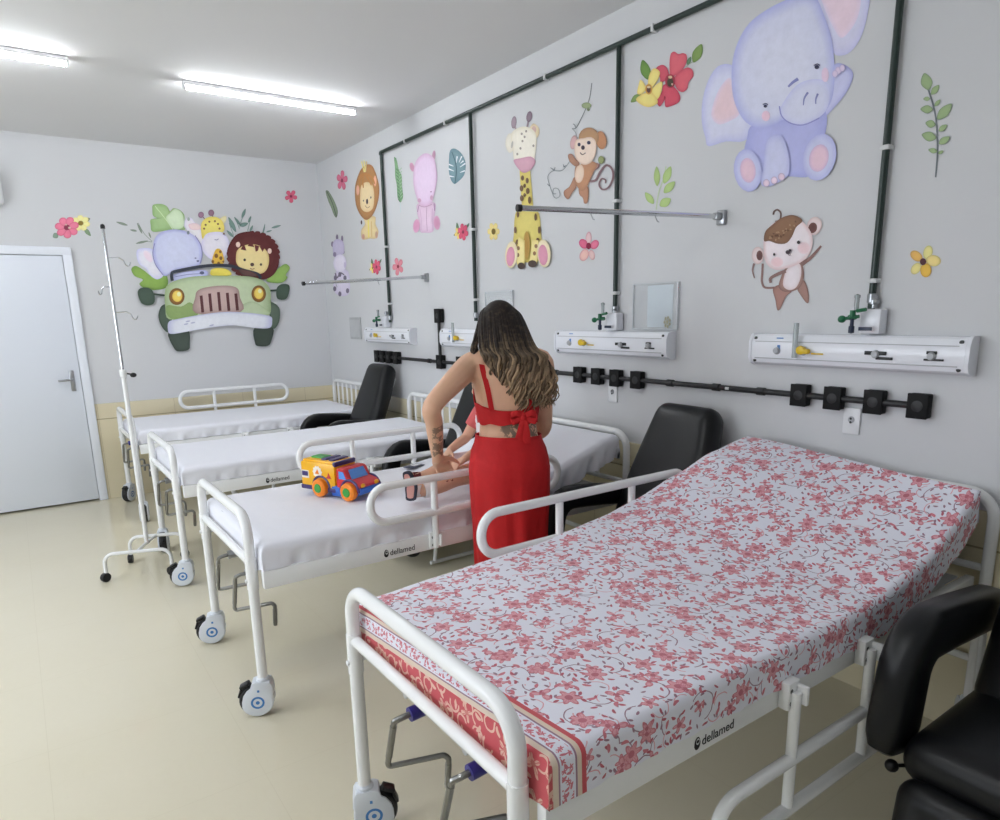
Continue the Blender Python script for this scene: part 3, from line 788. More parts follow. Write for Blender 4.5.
def valve(y, label, big):
    q = empty('oxygen_valve_box', (XW, y+.006, 1.456)); q.scale = (.9, .82, .86)
    b = MB(); b.box((-.034, -.01, .0), (.060, .090, .104), .008); b.build('valve_housing', M_RAIL, q)
    b = MB(); b.tube([(-.088, .040, .045), (-.088, .040, .105)], .010, 12); b.lathe([(.012, .098), (.012, .11), (.001, .115)], (-.088, .040, 0), n=12); b.build('flow_tube', M_GLASSY, q)
    b = MB(); b.tube([(-.06, .06, .018), (-.10, .06, .018)], .012, 10); b.tube([(-.112, .085, .012), (-.095, .02, .022)], .0075, 10)
    b.ell((-.112, .088, .011), (.016, .018, .016), 14, 8); b.tube([(-.105, .045, .02), (-.105, .045, .048)], .012, 10)
    b.tube([(-.10, .03, .045), (-.10, -.01, .05)], .008, 8); b.build('green_valve', M_GRN, q)
    b = MB(); b.tube([(-.105, .045, .012), (-.105, .045, -.03)], .008, 10); b.lathe([(.001, -.05), (.012, -.046), (.012, -.02), (.006, -.015)], (-.105, .045, 0), n=12)
    b.box((-.0855, -.005, -.030), (.003, .06, .015), .001); b.build('dark_fitting', mat('dark blue fitting', (34, 44, 70), .4), q)
    b = MB(); b.tube([(-.022, 0, .055), (-.022, 0, .10)], .0145, 12); b.lathe([(.0145, .07), (.021, .073), (.021, .088), (.0145, .091)], (-.022, 0, 0), n=12); b.build('pipe_union', M_STEEL, q)
    tag(q, label, 'valve', 'oxygen valves under the pipes')
valve(1.305, 'white valve box with green knob at the foot of the nearest pipe', True)
valve(2.635, 'white valve box with green knob right of the woman, below the pipe', True)
valve(5.33, 'white valve box with green knob above the farthest gas rail', True)

# ------------------------------------------------------------------ plates, clear panels
def plate(name, y, z, w, h, label, cat, m, d=.010):
    q = empty(name, (XW, y, z)); b = MB(); b.box((-d/2, 0, 0), (d, w, h), .003); b.build('plate', m, q); return tag(q, label, cat), q
M_PLATE = mat('white plate plastic', (232, 233, 235), .35, var=.01)
def callplate(y, z, label, tilt=0):
    o, q = plate('call_plate', y, z, .066, .102, label, 'switch plate', M_PLATE)
    b = MB(); b.lathe([(.0005, -.0145), (.011, -.0145), (.013, -.010), (.0005, -.009)], (0, 0, .006), 'X', 16)
    b.build('call_button', M_RAILD, q); m = MB(); m.lathe([(.0004, -.0155), (.0045, -.0155), (.005, -.014), (.0004, -.0135)], (0, 0, .010), 'X', 10); m.lathe([(.0004, -.0155), (.0045, -.0155), (.005, -.014), (.0004, -.0135)], (0, 0, -.004), 'X', 10); m.build('plug_hole', M_BLKPL, q)
callplate(1.362, 1.078, 'white call plate under the black socket boxes above the floral bed')
callplate(2.665, 1.080, 'white call plate under the black socket boxes right of the woman')
def clear():
    g = NT('clear acrylic'); g.set(Base_Color=rgb(240, 245, 248), Roughness=.12); g.b.inputs['Alpha'].default_value = .22
    g.b.inputs['Specular IOR Level'].default_value = .6; return g.m
M_ACR = clear()
def acrylic(y0, y1, z0, z1, label, motif):
    q = empty('acrylic_panel', (XW, (y0+y1)/2, (z0+z1)/2)); w, h = y1-y0, z1-z0
    b = MB(); b.box((-.010, 0, 0), (.004, w, h), .001); p = b.build('clear_sheet', M_ACR, q)
    b = MB()
    for sy in (-1, 1): b.box((-.009, sy*(w/2-.004), 0), (.012, .004, h), .001)
    b.box((-.009, 0, -h/2+.004), (.012, w, .004), .001); b.box((-.009, 0, h/2-.003), (.010, w, .003), .001); b.build('edge_strip', mat('pale acrylic edge', (216, 220, 223), .3), q)
    if motif:
        b = MB(); b.box((-.0065, -.03, .0), (.003, w*.55, h*.9), .001); b.build('pale_card', mat('pale blue card', (232, 242, 248), .6, var=.02), q)
        b = MB()
        for k in range(7):
            a = 2*PI*k/7; b.ell((-.0135, -.085+.017*math.cos(a), -.075+.021*math.sin(a)), (.0012, .0065, .0085), 8, 5)
        b.ell((-.0145, -.085, -.075), (.0012, .008, .010), 8, 5); b.build('paw_print', mat('sand print', (168, 164, 138), .6), q)
    tag(q, label, 'panel', 'clear wall panels')
acrylic(2.232, 2.528, 1.415, 1.640, 'clear acrylic panel with a pale card above the gas rail, right of the woman', True)
acrylic(3.555, 3.868, 1.415, 1.650, 'clear acrylic panel on the wall behind the woman\'s head', False)
o, q = plate('switch_plate', 6.02, 1.396, .24, .195, 'flat grey plate on the wall left of the farthest gas rail', 'switch plate', mat('grey plate', (182, 184, 186), .45))
b = MB(); b.box((-.0115, 0, 0), (.003, .20, .155), .001); b.build('inner_panel', mat('grey inset', (192, 194, 196), .4), q)

# ------------------------------------------------------------------ chrome infusion rods
def rod(y, z, tip, label, hooks):
    q = empty('infusion_rod', (XW, y, z))
    b = MB(); b.box((-.012, 0, -.004), (.024, .040, .062), .005); b.box((-.040, 0, 0), (.04, .026, .030), .005); b.build('wall_bracket', M_STEEL, q)
    tp = V(tip)-V((XW, y, z)); r_ = MB().tube([V((-.045, 0, 0)), tp], .0105, 12).build('rod', M_CHROME, q)
    b = MB(); d = tp.normalized(); b.tube([tp-d*.006, tp+d*.012], .0135, 12); b.build('end_plug', M_BLKPL, q)
    for t in hooks:
        p = V((-.045, 0, 0)).lerp(tp, t); b = MB(); b.tube([p+V((0, .0105, 0)), p+V((0, .012, -.008)), p+V((0, 0, -.030)), p+V((0, -.010, -.034))], .002, 6, .006); b.build('hook', M_STEEL, r_)
    tag(q, label, 'infusion rod', 'chrome infusion rods on the right wall')
rod(2.008, 1.902, (1.645, 2.19, 1.900), 'chrome rod with black tip sticking out from the wall below the elephant sticker', (.33, .66))
rod(4.640, 1.782, (1.64, 4.57, 1.727), 'chrome rod with black tip crossing below the lion sticker, beside the pink hippo', (.4, .75))

# ------------------------------------------------------------------ wheeled drip stand
s = empty('drip_stand', (.503, 4.60, 0))
p0 = V((0, 0, 0)); M_GREYT = mat('grey lacquered tube', (206, 208, 210), .3, var=.02)
cs = [V((-.235, -.108, 0)), V((-.068, .160, 0)), V((.104, -.234, 0)), V((.232, .040, 0))]
b = MB()
for a, c in ((0, 2), (1, 3)):
    A, B_ = cs[a], cs[c]
    b.tube([A+V((0, 0, .055)), A+V((0, 0, .168)), B_+V((0, 0, .168)), B_+V((0, 0, .055))], .011, 10, .055)
mA = (cs[0]+cs[2])/2; mB = (cs[1]+cs[3])/2
b.tube([mA+V((0, 0, .168)), (mA+mB)/2+V((0, 0, .172)), mB+V((0, 0, .168))], .010, 10)
base = b.build('base_frame', M_ENAM, s)
hub = (mA+mB)/2
b = MB(); b.tube([hub+V((0, 0, .165)), hub+V((0, 0, 1.215))], .0135, 12); b.lathe([(.0135, 1.19), (.019, 1.193), (.019, 1.23), (.0135, 1.235)], hub, n=12); b.build('lower_pole', M_ENAM, s)
b = MB(); b.tube([hub+V((0, 0, 1.18)), hub+V((0, 0, 2.02))], .0085, 12); up_ = b.build('upper_pole', M_CHROME, s)
MB().lathe([(.0005, 2.045), (.010, 2.04), (.0125, 2.03), (.012, 2.018), (.0005, 2.015)], hub, n=12).build('pole_cap', M_BLKPL, s)
for z, dx, dy in ((1.86, .085, 0), (1.70, -.052, -.03), (1.56, .085, -.01)):
    hk = [hub+V((0, 0, z)), hub+V((dx*.7, dy*.7, z+.004)), hub+V((dx*.95, dy, z-.01)), hub+V((dx*1.05, dy, z-.035)), hub+V((dx*1.25, dy*1.1, z-.045)), hub+V((dx*1.35, dy*1.1, z-.02))]
    MB().tube(hk, .0032, 8, .012).build('hook', M_CHROME, up_)
b = MB(); b.tube([hub+V((.012, 0, 1.212)), hub+V((.04, -.01, 1.205))], .005, 8); b.ell(hub+V((.05, -.012, 1.20)), (.018, .012, .014), 12, 8); b.build('clamp_knob', M_BLKPL, s)
for k, c in enumerate(cs):
    b = MB(); b.tube([c+V((0, 0, .045)), c+V((0, 0, .078))], .0075, 10); b.box(c+V((-.004, 0, .048)), (.022, .026, .016), .004)
    w = b.build('caster', M_BLKPL, s); Rk = Matrix.Rotation(.5+k*.8, 3, 'Z')
    MB().lathe([(.004, -.014), (.026, -.014), (.0275, -.008), (.0275, .008), (.026, .014), (.004, .014)], c+V((-.006, 0, .0277)), 'Y', 20, rot=Rk).build('wheel', M_BLACK, w)
tag(s, 'white drip stand on wheels with chrome pole, beside the door-side beds', 'drip stand')
# ------------------------------------------------------------------ toy lorry on the bed
def plastic(n, c): return mat('toy '+n, c, .3, var=.02, spec=.5)
T_Y, T_R, T_B, T_O, T_G, T_P, T_W, T_LB = plastic('yellow', (246, 182, 20)), plastic('red', (206, 44, 52)), plastic('blue', (44, 104, 200)), plastic('orange', (250, 140, 28)), plastic('green', (58, 160, 66)), plastic('purple', (62, 50, 110)), plastic('white', (244, 236, 226)), plastic('window blue', (88, 150, 228))
ht = math.atan2(-.91, .40)          # heading
toy = empty('toy_truck', (1.165, 2.965, .7025), ht); toy.scale = (1.05, 1.0, 1.03)
LT, WT = .36, .150
# local frame: +x forward, visible flank is -y
b = MB(); b.box((-.072, 0, .094), (.205, WT-.006, .118), .010); b.box((-.072, 0, .155), (.190, WT-.026, .012), .005); body = b.build('cargo_body', T_Y, toy)
b = MB(); b.box((-.072, 0, .034), (.212, WT, .022), .006); b.build('lower_skirt', T_P, toy)
b = MB(); b.box((-.004, 0, .030), (.30, WT-.03, .026), .008); b.box((.034, -WT/2+.020, .033), (.055, .036, .046), .006); b.box((.034, WT/2-.020, .033), (.055, .036, .046), .006); b.build('chassis', T_B, toy)
b = MB(); b.box((-.11, .0, .164), (.07, .06, .010), .004); b.build('roof_hatch', T_G, toy)
b = MB()
for x in (-.05, -.005): b.box((x, .0, .164), (.030, .10, .010), .004)
b.box((.026, 0, .150), (.016, WT-.01, .022), .006); b.build('roof_bar', T_P, toy)
# cab: lofted, with sloping windscreen and bonnet
prof = [(.040, .030), (.150, .030), (.168, .040), (.168, .070), (.150, .082), (.112, .092), (.090, .132), (.080, .138), (.048, .138), (.040, .132)]
b = MB(); n = len(prof)
rings = []
for y, k in ((-.072, .94), (-.064, 1), (.064, 1), (.072, .94)):
    rings.append([V((.10+(u-.10)*k, y, .08+(w-.08)*k)) for u, w in prof])
b.loft(rings); cab = b.build('cab', T_R, toy, angle=25)
b = MB(); b.add([(.1505-.034, -.052, .0925), (.1505-.034, .052, .0925), (.093, .048, .1315), (.093, -.048, .1315), (.113, -.052, .089), (.113, .052, .089), (.088, .048, .129), (.088, -.048, .129)],
              [[0, 1, 2, 3], [4, 7, 6, 5], [0, 3, 7, 4], [1, 5, 6, 2], [0, 4, 5, 1], [3, 2, 6, 7]]); b.build('windscreen', T_LB, cab)
for s_ in (-1, 1):
    pr = [(.058, .092), (.098, .092), (.084, .124), (.058, .126)]; b = MB(); b.prism(pr, s_*.0705, s_*.0745, 'Y'); b.build('side_window', T_LB, cab)
b = MB(); b.box((.166, 0, .044), (.020, .140, .030), .008); b.build('bumper', T_B, toy)
b = MB()
for s_ in (-1, 1): b.ell((.168, s_*.045, .068), (.006, .014, .010), 12, 6)
b.build('headlamp', T_Y, cab)
for x in (-.052, .116):
    for s_ in (-1, 1):
        w = MB(); w.lathe([(.010, -.017), (.030, -.019), (.039, -.013), (.041, 0), (.039, .013), (.030, .019), (.010, .017)], (x, s_*(WT/2+.004), .0412), 'Y', 28); wo = w.build('wheel', T_O, toy)
        w = MB(); w.lathe([(.0005, -.022), (.017, -.022), (.021, -.018), (.021, .018), (.017, .022), (.0005, .022)], (x, s_*(WT/2+.004), .0412), 'Y', 20); w.build('hub_cap', T_G, wo)
    for s_ in (-1, 1):
        ring = [V((x+.050*math.cos(a), s_*(WT/2-.004), .041+.050*math.sin(a))) for a in [PI*k/12 for k in range(13)]]
        w = MB(); w.tube(ring, .006, 8); w.build('wheel_arch', T_P, toy)
# stickers on the flank: white burst badge, small white window, red mark
b = MB(); n = 20
def fl(pts, y=-.0735): return [V((u, y, w)) for u, w in pts]
pts = [(-.070+(.024 if k % 2 else .029)*math.cos(2*PI*k/n), .110+(.024 if k % 2 else .029)*math.sin(2*PI*k/n)) for k in range(n)]
b.prism(pts, -.0735, -.0722, 'Y'); bd = b.build('white_badge', T_W, body)
b = MB(); b.prism([(-.085, .102), (-.058, .100), (-.062, .108), (-.068, .124), (-.076, .112)], -.0742, -.0734, 'Y'); b.build('orange_mark', T_O, bd)
b = MB(); b.box((-.145, -.0725, .094), (.044, .004, .036), .002); wv = b.build('side_picture', T_W, body); b = MB(); b.box((-.145, -.0748, .097), (.036, .002, .022), .001); b.build('dark_panel', T_P, wv)
b = MB(); b.prism([(-.022, .086), (.012, .086), (.006, .093), (-.004, .112), (-.010, .096)], -.0738, -.0722, 'Y'); b.build('red_mark', T_R, body)
tag(toy, 'yellow red and blue plastic toy truck with orange wheels on the white bed', 'toy truck')
# ------------------------------------------------------------------ printed wall stickers
def paint_mat():
    g = NT('sticker print'); a = g.n('ShaderNodeVertexColor', layer_name='paint') if hasattr(bpy.types, 'ShaderNodeVertexColor') else g.n('ShaderNodeAttribute', attribute_name='paint')
    nz = g.noise(g.coord(), 26, 5, .65)
    f = g.math('MULTIPLY_ADD', nz.outputs[0], .22, .92); sc = g.n('ShaderNodeVectorMath', operation='SCALE'); g.put(sc.inputs[0], a.outputs['Color']); g.put(sc.inputs['Scale'], f)
    g.set(Base_Color=sc.outputs[0], Roughness=.6); g.b.inputs['Specular IOR Level'].default_value = .25
    return g.m
M_PRINT = paint_mat()
WREF = [178.0]
def pc(c):
    """colour seen on the grey-lit wall -> print colour"""
    w = WREF[0]; m = (c[0]+c[1]+c[2])/3.0; k = .92 if max(c)-min(c) < 70 or c[1] > max(c[0], c[2])-1 else .94
    return tuple(min(.93, lin(min(255, max(0, m+(q-m)*k)))/lin(w)*.64) for q in c)
class Dec:
    def __init__(s, wall, org=(0, 0), k=1.0, wref=185.0):
        s.wall, s.org, s.k, s.lay = wall, org, k, 0; s.mb = MB(); s.w = wref
    def crop(s, x, y, k): s.org, s.k = (x, y), k; return s
    def P(s, p):
        x, y = s.org[0]+p[0]/s.k, s.org[1]+p[1]/s.k
        off = .0012+.00025*s.lay
        return onx(x, y, XW-off) if s.wall == 'R' else ony(x, y, YW-off)
    def emit(s, pts, c, ce=None, smooth=True, t=.72):
        """closed shape; ce = colour of its rim (watercolour edge)"""
        s.lay += 1; WREF[0] = s.w
        c0_ = c
        q = [V((p[0], p[1], 0)) for p in pts]
        if smooth: q = crom(q, 4, True)
        c = pc(c)
        if ce is not None: ce = tuple(q*.72+w_*.28 for q, w_ in zip(ce, c0_))
        if ce is None:
            vs = [s.P(p) for p in q]; tri = tessellate_polygon([q])
            s.mb.add(vs, [list(f) for f in tri], 0, c)
        else:
            ce = pc(ce); m = sum(q, V())/len(q); n = len(q)
            rings = [(1.0, 0), (.93, .38), (t, .85), (.35, 1.0)]
            vs = [s.P(m+(p-m)*r) for r, _ in rings for p in q]+[s.P(m)]
            col = lambda f: tuple(a+(b-a)*f for a, b in zip(ce, c))
            for i in range(3):
                c0, c1 = col(rings[i][1]), col(rings[i+1][1])
                s.mb.add([vs[i*n+k] for k in range(n)]+[vs[(i+1)*n+k] for k in range(n)], [], 0)
                o = len(s.mb.v)-2*n
                for k in range(n):
                    s.mb.f.append([o+k, o+(k+1) % n, o+n+(k+1) % n, o+n+k]); s.mb.mi.append(0); s.mb.fc.append([c0, c0, c1, c1])
            s.mb.add([vs[3*n+k] for k in range(n)]+[vs[-1]], [[k, (k+1) % n, n] for k in range(n)], 0, c)
        return s
    def ell(s, cx, cy, rx, ry, c, ce=None, rot=0, n=18):
        a_ = math.radians(rot); pts = []
        for k in range(n):
            u, w = rx*math.cos(2*PI*k/n), ry*math.sin(2*PI*k/n)
            pts.append((cx+u*math.cos(a_)-w*math.sin(a_), cy+u*math.sin(a_)+w*math.cos(a_)))
        return s.emit(pts, c, ce, False)
    def line(s, pts, w, c, w2=None):
        q = crom([V((p[0], p[1], 0)) for p in pts], 5) if len(pts) > 2 else [V((p[0], p[1], 0)) for p in pts]
        s.lay += 1; WREF[0] = s.w; m = len(q); L, R = [], []
        for i, p in enumerate(q):
            t = (q[min(i+1, m-1)]-q[max(i-1, 0)]).normalized(); nn = V((-t.y, t.x, 0)); ww = w if w2 is None else w+(w2-w)*i/(m-1)
            L.append(s.P(p+nn*ww/2)); R.append(s.P(p-nn*ww/2))
        s.mb.add(L+R, [[i, i+1, m+i+1, m+i] for i in range(m-1)], 0, pc(c)); return s
    def leaf(s, x0, y0, x1, y1, w, c, ce=None):
        d = V((x1-x0, y1-y0, 0)); nn = V((-d.y, d.x, 0)).normalized()*w/2
        pts = [(x0, y0)]
        for t, k in ((.2, .7), (.45, 1), (.75, .72)): pts.append(tuple((V((x0, y0, 0))+d*t+nn*k)[:2]))
        pts.append((x1, y1))
        for t, k in ((.75, .72), (.45, 1), (.2, .7)): pts.append(tuple((V((x0, y0, 0))+d*t-nn*k)[:2]))
        return s.emit(pts, c, ce, True)
    def flower(s, cx, cy, rx, ry, n, c, ce, cc, ph=0, fat=.62, cr=.2):
        for k in range(n):
            a = math.radians(ph)+2*PI*k/n; pts = []
            for (t, w) in ((.08, -.12), (.45, -fat*.75), (.82, -fat*.8), (1.0, -fat*.3), (1.0, fat*.3), (.82, fat*.8), (.45, fat*.75), (.08, .12)):
                u = t*math.cos(a)-w*.62*math.sin(a); v = t*math.sin(a)+w*.62*math.cos(a); pts.append((cx+u*rx, cy+v*ry))
            s.emit(pts, c if not isinstance(c, list) else c[k % len(c)], ce, True)
        return s.ell(cx, cy, rx*cr, ry*cr, cc)
    def done(s, label, cat='wall sticker', group=None):
        o = s.mb.build('wall_sticker', M_PRINT, angle=180)
        return tag(o, label, cat, group)

# ---- big elephant
d = Dec('R', (640, 0), 3.846, 186)
LV, LE = (196, 197, 228), (142, 144, 200)
d.emit([(640, -40), (660, -90), (760, -120), (850, -100), (882, -20), (878, 40), (862, 110), (838, 165), (800, 206), (757, 213), (740, 190), (720, 120), (690, 40)], (200, 198, 228), (176, 176, 216))
d.emit([(690, -40), (760, -80), (835, -60), (850, 0), (836, 70), (806, 120), (772, 146), (740, 100), (705, 20)], (224, 196, 210), (206, 196, 222))
d.emit([(352, 250), (300, 255), (262, 310), (240, 390), (238, 470), (252, 530), (264, 562), (330, 544), (400, 542), (436, 492), (420, 400), (380, 300)], (200, 201, 230), (164, 166, 210))
d.emit([(348, 300), (312, 330), (286, 385), (274, 445), (300, 478), (345, 466), (384, 436), (372, 370)], (216, 188, 196), (204, 196, 222))
d.emit([(700, 455), (755, 405), (800, 345), (820, 287), (795, 253), (752, 245), (728, 290), (715, 370)], (188, 189, 224), LE)
d.emit([(440, 478), (412, 530), (402, 600), (440, 668), (500, 692), (560, 678), (660, 674), (700, 570), (714, 430), (600, 455)], (170, 172, 218), (144, 148, 204))
d.emit([(640, -28), (560, 0), (480, 42), (418, 92), (375, 165), (354, 250), (355, 350), (374, 420), (410, 472), (462, 492), (520, 478), (552, 462), (605, 476), (655, 466), (704, 440), (738, 380), (748, 300), (746, 220), (734, 135), (704, 50), (676, -12)], (200, 202, 232), (150, 154, 208), t=.8)
d.emit([(548, 400), (538, 440), (568, 470), (620, 480), (680, 458), (718, 420), (730, 365), (715, 315), (662, 305), (600, 330)], (198, 200, 230), (180, 182, 220))
d.line([(536, 408), (546, 448), (580, 474), (630, 480), (690, 454)], 5, (136, 138, 196))
d.line([(646, 355), (632, 378), (628, 405)], 9, (124, 128, 178), 4); d.line([(684, 360), (676, 382), (676, 400)], 8, (124, 128, 178), 4)
d.line([(608, 303), (586, 318), (570, 334)], 13, (128, 132, 186), 7)
d.ell(484, 446, 16, 20, (218, 186, 204)); d.ell(712, 288, 14, 28, (214, 190, 212))
d.ell(482, 408, 7, 6, (60, 60, 84)); d.ell(680, 258, 9, 8, (60, 60, 84)); d.line([(472, 402), (484, 398), (492, 404)], 4, (80, 80, 110)); d.line([(668, 252), (682, 246), (692, 252)], 4, (80, 80, 110))
for x, y, r in ((762, 272, 12), (778, 262, 11), (750, 284, 11)): d.ell(x, y, r, r*1.3, (206, 190, 214), (150, 140, 190))
d.emit([(490, 535), (545, 522), (574, 600), (572, 668), (548, 692), (500, 716), (466, 708), (474, 640)], (190, 192, 226), (158, 160, 210))
d.ell(415, 655, 54, 83, (188, 190, 226), (150, 152, 204), -6); d.ell(415, 655, 30, 48, (216, 184, 200), (190, 160, 196), -6)
d.ell(690, 604, 64, 92, (190, 192, 228), (154, 156, 208), 14); d.ell(688, 608, 37, 54, (216, 184, 200), (184, 160, 198), 14)
for x, y in ((486, 704), (516, 694), (544, 680)): d.ell(x, y, 13, 15, (214, 192, 208), (130, 116, 160))
d.done('big lilac baby elephant sticker sitting high on the right wall', group=None)

# ---- small brown monkey with one arm up
d = Dec('R', (740, 200), 7.32, 180)
BR, BE = (150, 116, 106), (104, 78, 72)
for p in ([(244, 108), (250, 84), (275, 72), (297, 92), (298, 125), (290, 150), (258, 158)],): d.line(p, 13, (96, 76, 70))
d.line([(252, 642), (182, 640), (160, 596), (163, 530), (166, 465)], 16, (132, 104, 100)); d.line([(104, 464), (92, 515), (106, 572)], 17, (128, 104, 100), 8)
d.line([(450, 470), (520, 420), (594, 336)], 34, (128, 98, 92), 14)
d.emit([(420, 645), (440, 690), (485, 752), (504, 740), (496, 650), (462, 585)], BR, BE)
d.emit([(262, 630), (240, 660), (258, 730), (272, 804), (298, 792), (338, 705), (380, 665), (330, 615)], (158, 118, 108), BE)
d.emit([(335, 495), (296, 575), (285, 640), (335, 672), (430, 648), (468, 560), (452, 462), (400, 450)], (160, 126, 116), BE)
d.emit([(345, 505), (318, 580), (320, 635), (365, 660), (415, 635), (446, 560), (444, 480), (410, 462)], (216, 204, 208), (190, 168, 168))
d.line([(335, 520), (270, 545), (222, 575), (225, 606)], 26, (132, 104, 98), 18)
d.ell(545, 190, 54, 68, (206, 190, 190), (176, 150, 146), 15); d.ell(532, 204, 32, 40, (96, 62, 58), (128, 92, 84), 15)
d.ell(130, 406, 44, 64, (206, 190, 190), (176, 150, 146)); d.ell(143, 406, 23, 37, (92, 62, 60), (128, 96, 88))
d.emit([(178, 270), (172, 340), (180, 430), (212, 486), (270, 512), (340, 500), (425, 468), (495, 415), (528, 345), (528, 262), (495, 198), (440, 142), (390, 116), (330, 122), (270, 152), (212, 200)], (218, 204, 208), (196, 166, 166), t=.85)
d.ell(468, 352, 48, 44, (216, 186, 190), (217, 198, 202)); d.ell(270, 455, 46, 38, (216, 184, 188), (217, 198, 202))
d.emit([(176, 300), (186, 230), (236, 182), (300, 132), (372, 110), (430, 124), (456, 156), (410, 200), (380, 268), (338, 316), (275, 320), (215, 300)], (132, 98, 74), (100, 72, 58))
for k in range(26):
    x = 200+random.random()*215; y = 300-(x-180)*.55+random.uniform(-22, 38); d.ell(x, y, 9, 6, random.choice([(156, 122, 94), (104, 74, 56)]), None, random.uniform(0, 180), 8)
d.ell(250, 398, 8, 11, (52, 46, 50)); d.ell(428, 310, 12, 13, (52, 46, 50)); d.ell(350, 382, 17, 15, (70, 58, 64)); d.ell(366, 368, 10, 9, (50, 42, 50)); d.line([(352, 396), (362, 406), (372, 400)], 4, (110, 90, 92))
d.done('small brown monkey sticker waving one arm, below the big elephant')

# ---- monkey swinging on a vine
d = Dec('R', (545, 80), 6.51, 184)
d.line([(305, 20), (292, 110), (268, 180), (236, 250), (202, 312), (176, 316)], 6, (110, 116, 116)); d.line([(202, 312), (192, 292), (182, 286)], 5, (110, 116, 116)); d.line([(176, 316), (198, 340), (205, 365)], 4, (130, 134, 134))
d.ell(270, 166, 32, 20, (136, 148, 110), (104, 118, 84)); d.ell(282, 190, 10, 12, (112, 122, 92))
d.line([(162, 528), (112, 588), (50, 592), (18, 630), (32, 690)], 5, (130, 136, 138)); d.line([(32, 690), (62, 765), (96, 755), (88, 712), (58, 706), (52, 738), (72, 740)], 5, (130, 136, 138))
for a in ((60, 588, 36, 570), (60, 588, 66, 566), (125, 568, 118, 548), (30, 690, 14, 676), (125, 565, 140, 555)): d.line([a[:2], a[2:]], 8, (110, 116, 120), 3)
d.line([(288, 660), (330, 652), (358, 600), (398, 555), (436, 580), (442, 640), (412, 700), (374, 712), (352, 682), (368, 644), (394, 652), (392, 672)], 16, (122, 96, 100), 9)
d.emit([(222, 668), (222, 740), (246, 768), (254, 802), (276, 798), (284, 740), (276, 690)], (170, 124, 98), (132, 92, 74))
d.emit([(192, 630), (160, 692), (124, 722), (126, 756), (152, 776), (176, 736), (206, 690)], (166, 122, 98), (128, 90, 74))
d.emit([(298, 540), (350, 545), (346, 572), (308, 592)], (150, 112, 106), (120, 84, 80))
d.emit([(200, 560), (192, 620), (202, 680), (236, 722), (270, 700), (298, 640), (322, 588), (338, 550), (300, 528), (232, 548)], (178, 130, 98), (146, 104, 80))
d.ell(224, 610, 30, 62, (212, 190, 172), (188, 148, 120), 6)
d.emit([(150, 488), (160, 530), (198, 562), (226, 545), (192, 505), (172, 480)], (160, 116, 94), (128, 92, 76))
d.ell(365, 392, 35, 60, (176, 124, 88), (146, 104, 78), -8); d.ell(186, 406, 22, 46, (196, 158, 158), (156, 118, 110), 10)
d.ell(285, 375, 66, 66, (168, 130, 96), (140, 104, 76))
d.emit([(202, 392), (190, 455), (206, 518), (250, 552), (300, 536), (330, 475), (332, 405), (300, 372), (252, 378)], (216, 196, 180), (190, 158, 138), t=.85)
d.ell(222, 420, 10, 12, (60, 58, 76)); d.ell(285, 408, 12, 12, (60, 58, 76)); d.ell(247, 440, 12, 15, (66, 56, 66)); d.line([(228, 472), (244, 486), (264, 474)], 6, (96, 74, 76))
d.ell(365, 520, 20, 26, (136, 146, 96), (104, 112, 72))
d.done('brown monkey sticker swinging from a thin vine, right of the giraffe')

# ---- tall sitting giraffe
d = Dec('R', (380, 100), 3.846, 186)
d.line([(518, 100), (526, 124)], 7, (160, 140, 146)); d.line([(571, 78), (566, 104)], 7, (140, 122, 130))
d.ell(515, 86, 10, 24, (150, 132, 142), (96, 78, 92), 6); d.ell(574, 64, 11, 21, (130, 112, 124), (88, 70, 84), 10)
d.emit([(494, 130), (482, 170), (498, 204), (520, 180), (520, 140)], (212, 206, 192), (190, 184, 168)); d.emit([(590, 90), (612, 110), (608, 140), (588, 150), (572, 118)], (210, 194, 158), (196, 172, 140))
d.ell(592, 114, 9, 14, (190, 158, 150))
d.emit([(536, 262), (546, 420), (524, 520), (606, 520), (590, 420), (577, 262)], (206, 190, 104), (188, 168, 86), False)
d.emit([(528, 420), (604, 420), (620, 520), (626, 600), (600, 622), (530, 622), (508, 600), (514, 520)], (204, 190, 106), (184, 164, 84))
d.emit([(505, 128), (510, 190), (516, 232), (534, 262), (560, 276), (588, 250), (598, 200), (602, 150), (590, 116), (550, 102)], (220, 214, 200), (202, 194, 172), t=.85)
d.emit([(514, 232), (530, 262), (552, 280), (578, 270), (598, 238), (580, 218), (540, 224)], (196, 150, 166), (172, 120, 142))
for x, y in ((545, 130), (556, 142), (548, 158), (562, 120), (540, 186), (590, 176), (528, 208)): d.ell(x, y, 4, 5, (150, 140, 130))
d.ell(508, 172, 4, 14, (176, 172, 164), None, 10)
for x, y, a, b in ((548, 300, 6, 10), (566, 310, 6, 11), (544, 340, 7, 12), (568, 350, 7, 12), (556, 330, 5, 8), (545, 378, 7, 12), (575, 385, 6, 14), (556, 365, 5, 7), (530, 440, 5, 12), (598, 450, 5, 14), (520, 500, 5, 13), (612, 500, 5, 14), (528, 545, 6, 9), (606, 540, 6, 10), (604, 570, 6, 9), (520, 560, 5, 12)): d.ell(x, y, a, b, (112, 86, 62))
d.ell(564, 560, 13, 56, (166, 128, 62), (196, 170, 90))
d.emit([(532, 525), (524, 620), (530, 640), (556, 634), (556, 540)], (222, 206, 140), (200, 180, 104), False); d.emit([(584, 535), (574, 630), (604, 632), (610, 540)], (222, 206, 140), (200, 180, 104), False)
for x, y in ((532, 570), (600, 562), (530, 596), (594, 590)): d.ell(x, y, 6, 8, (140, 108, 78))
d.ell(505, 595, 24, 52, (220, 206, 172), (204, 190, 150), 4); d.ell(502, 602, 16, 38, (206, 140, 162), (190, 124, 146), 4)
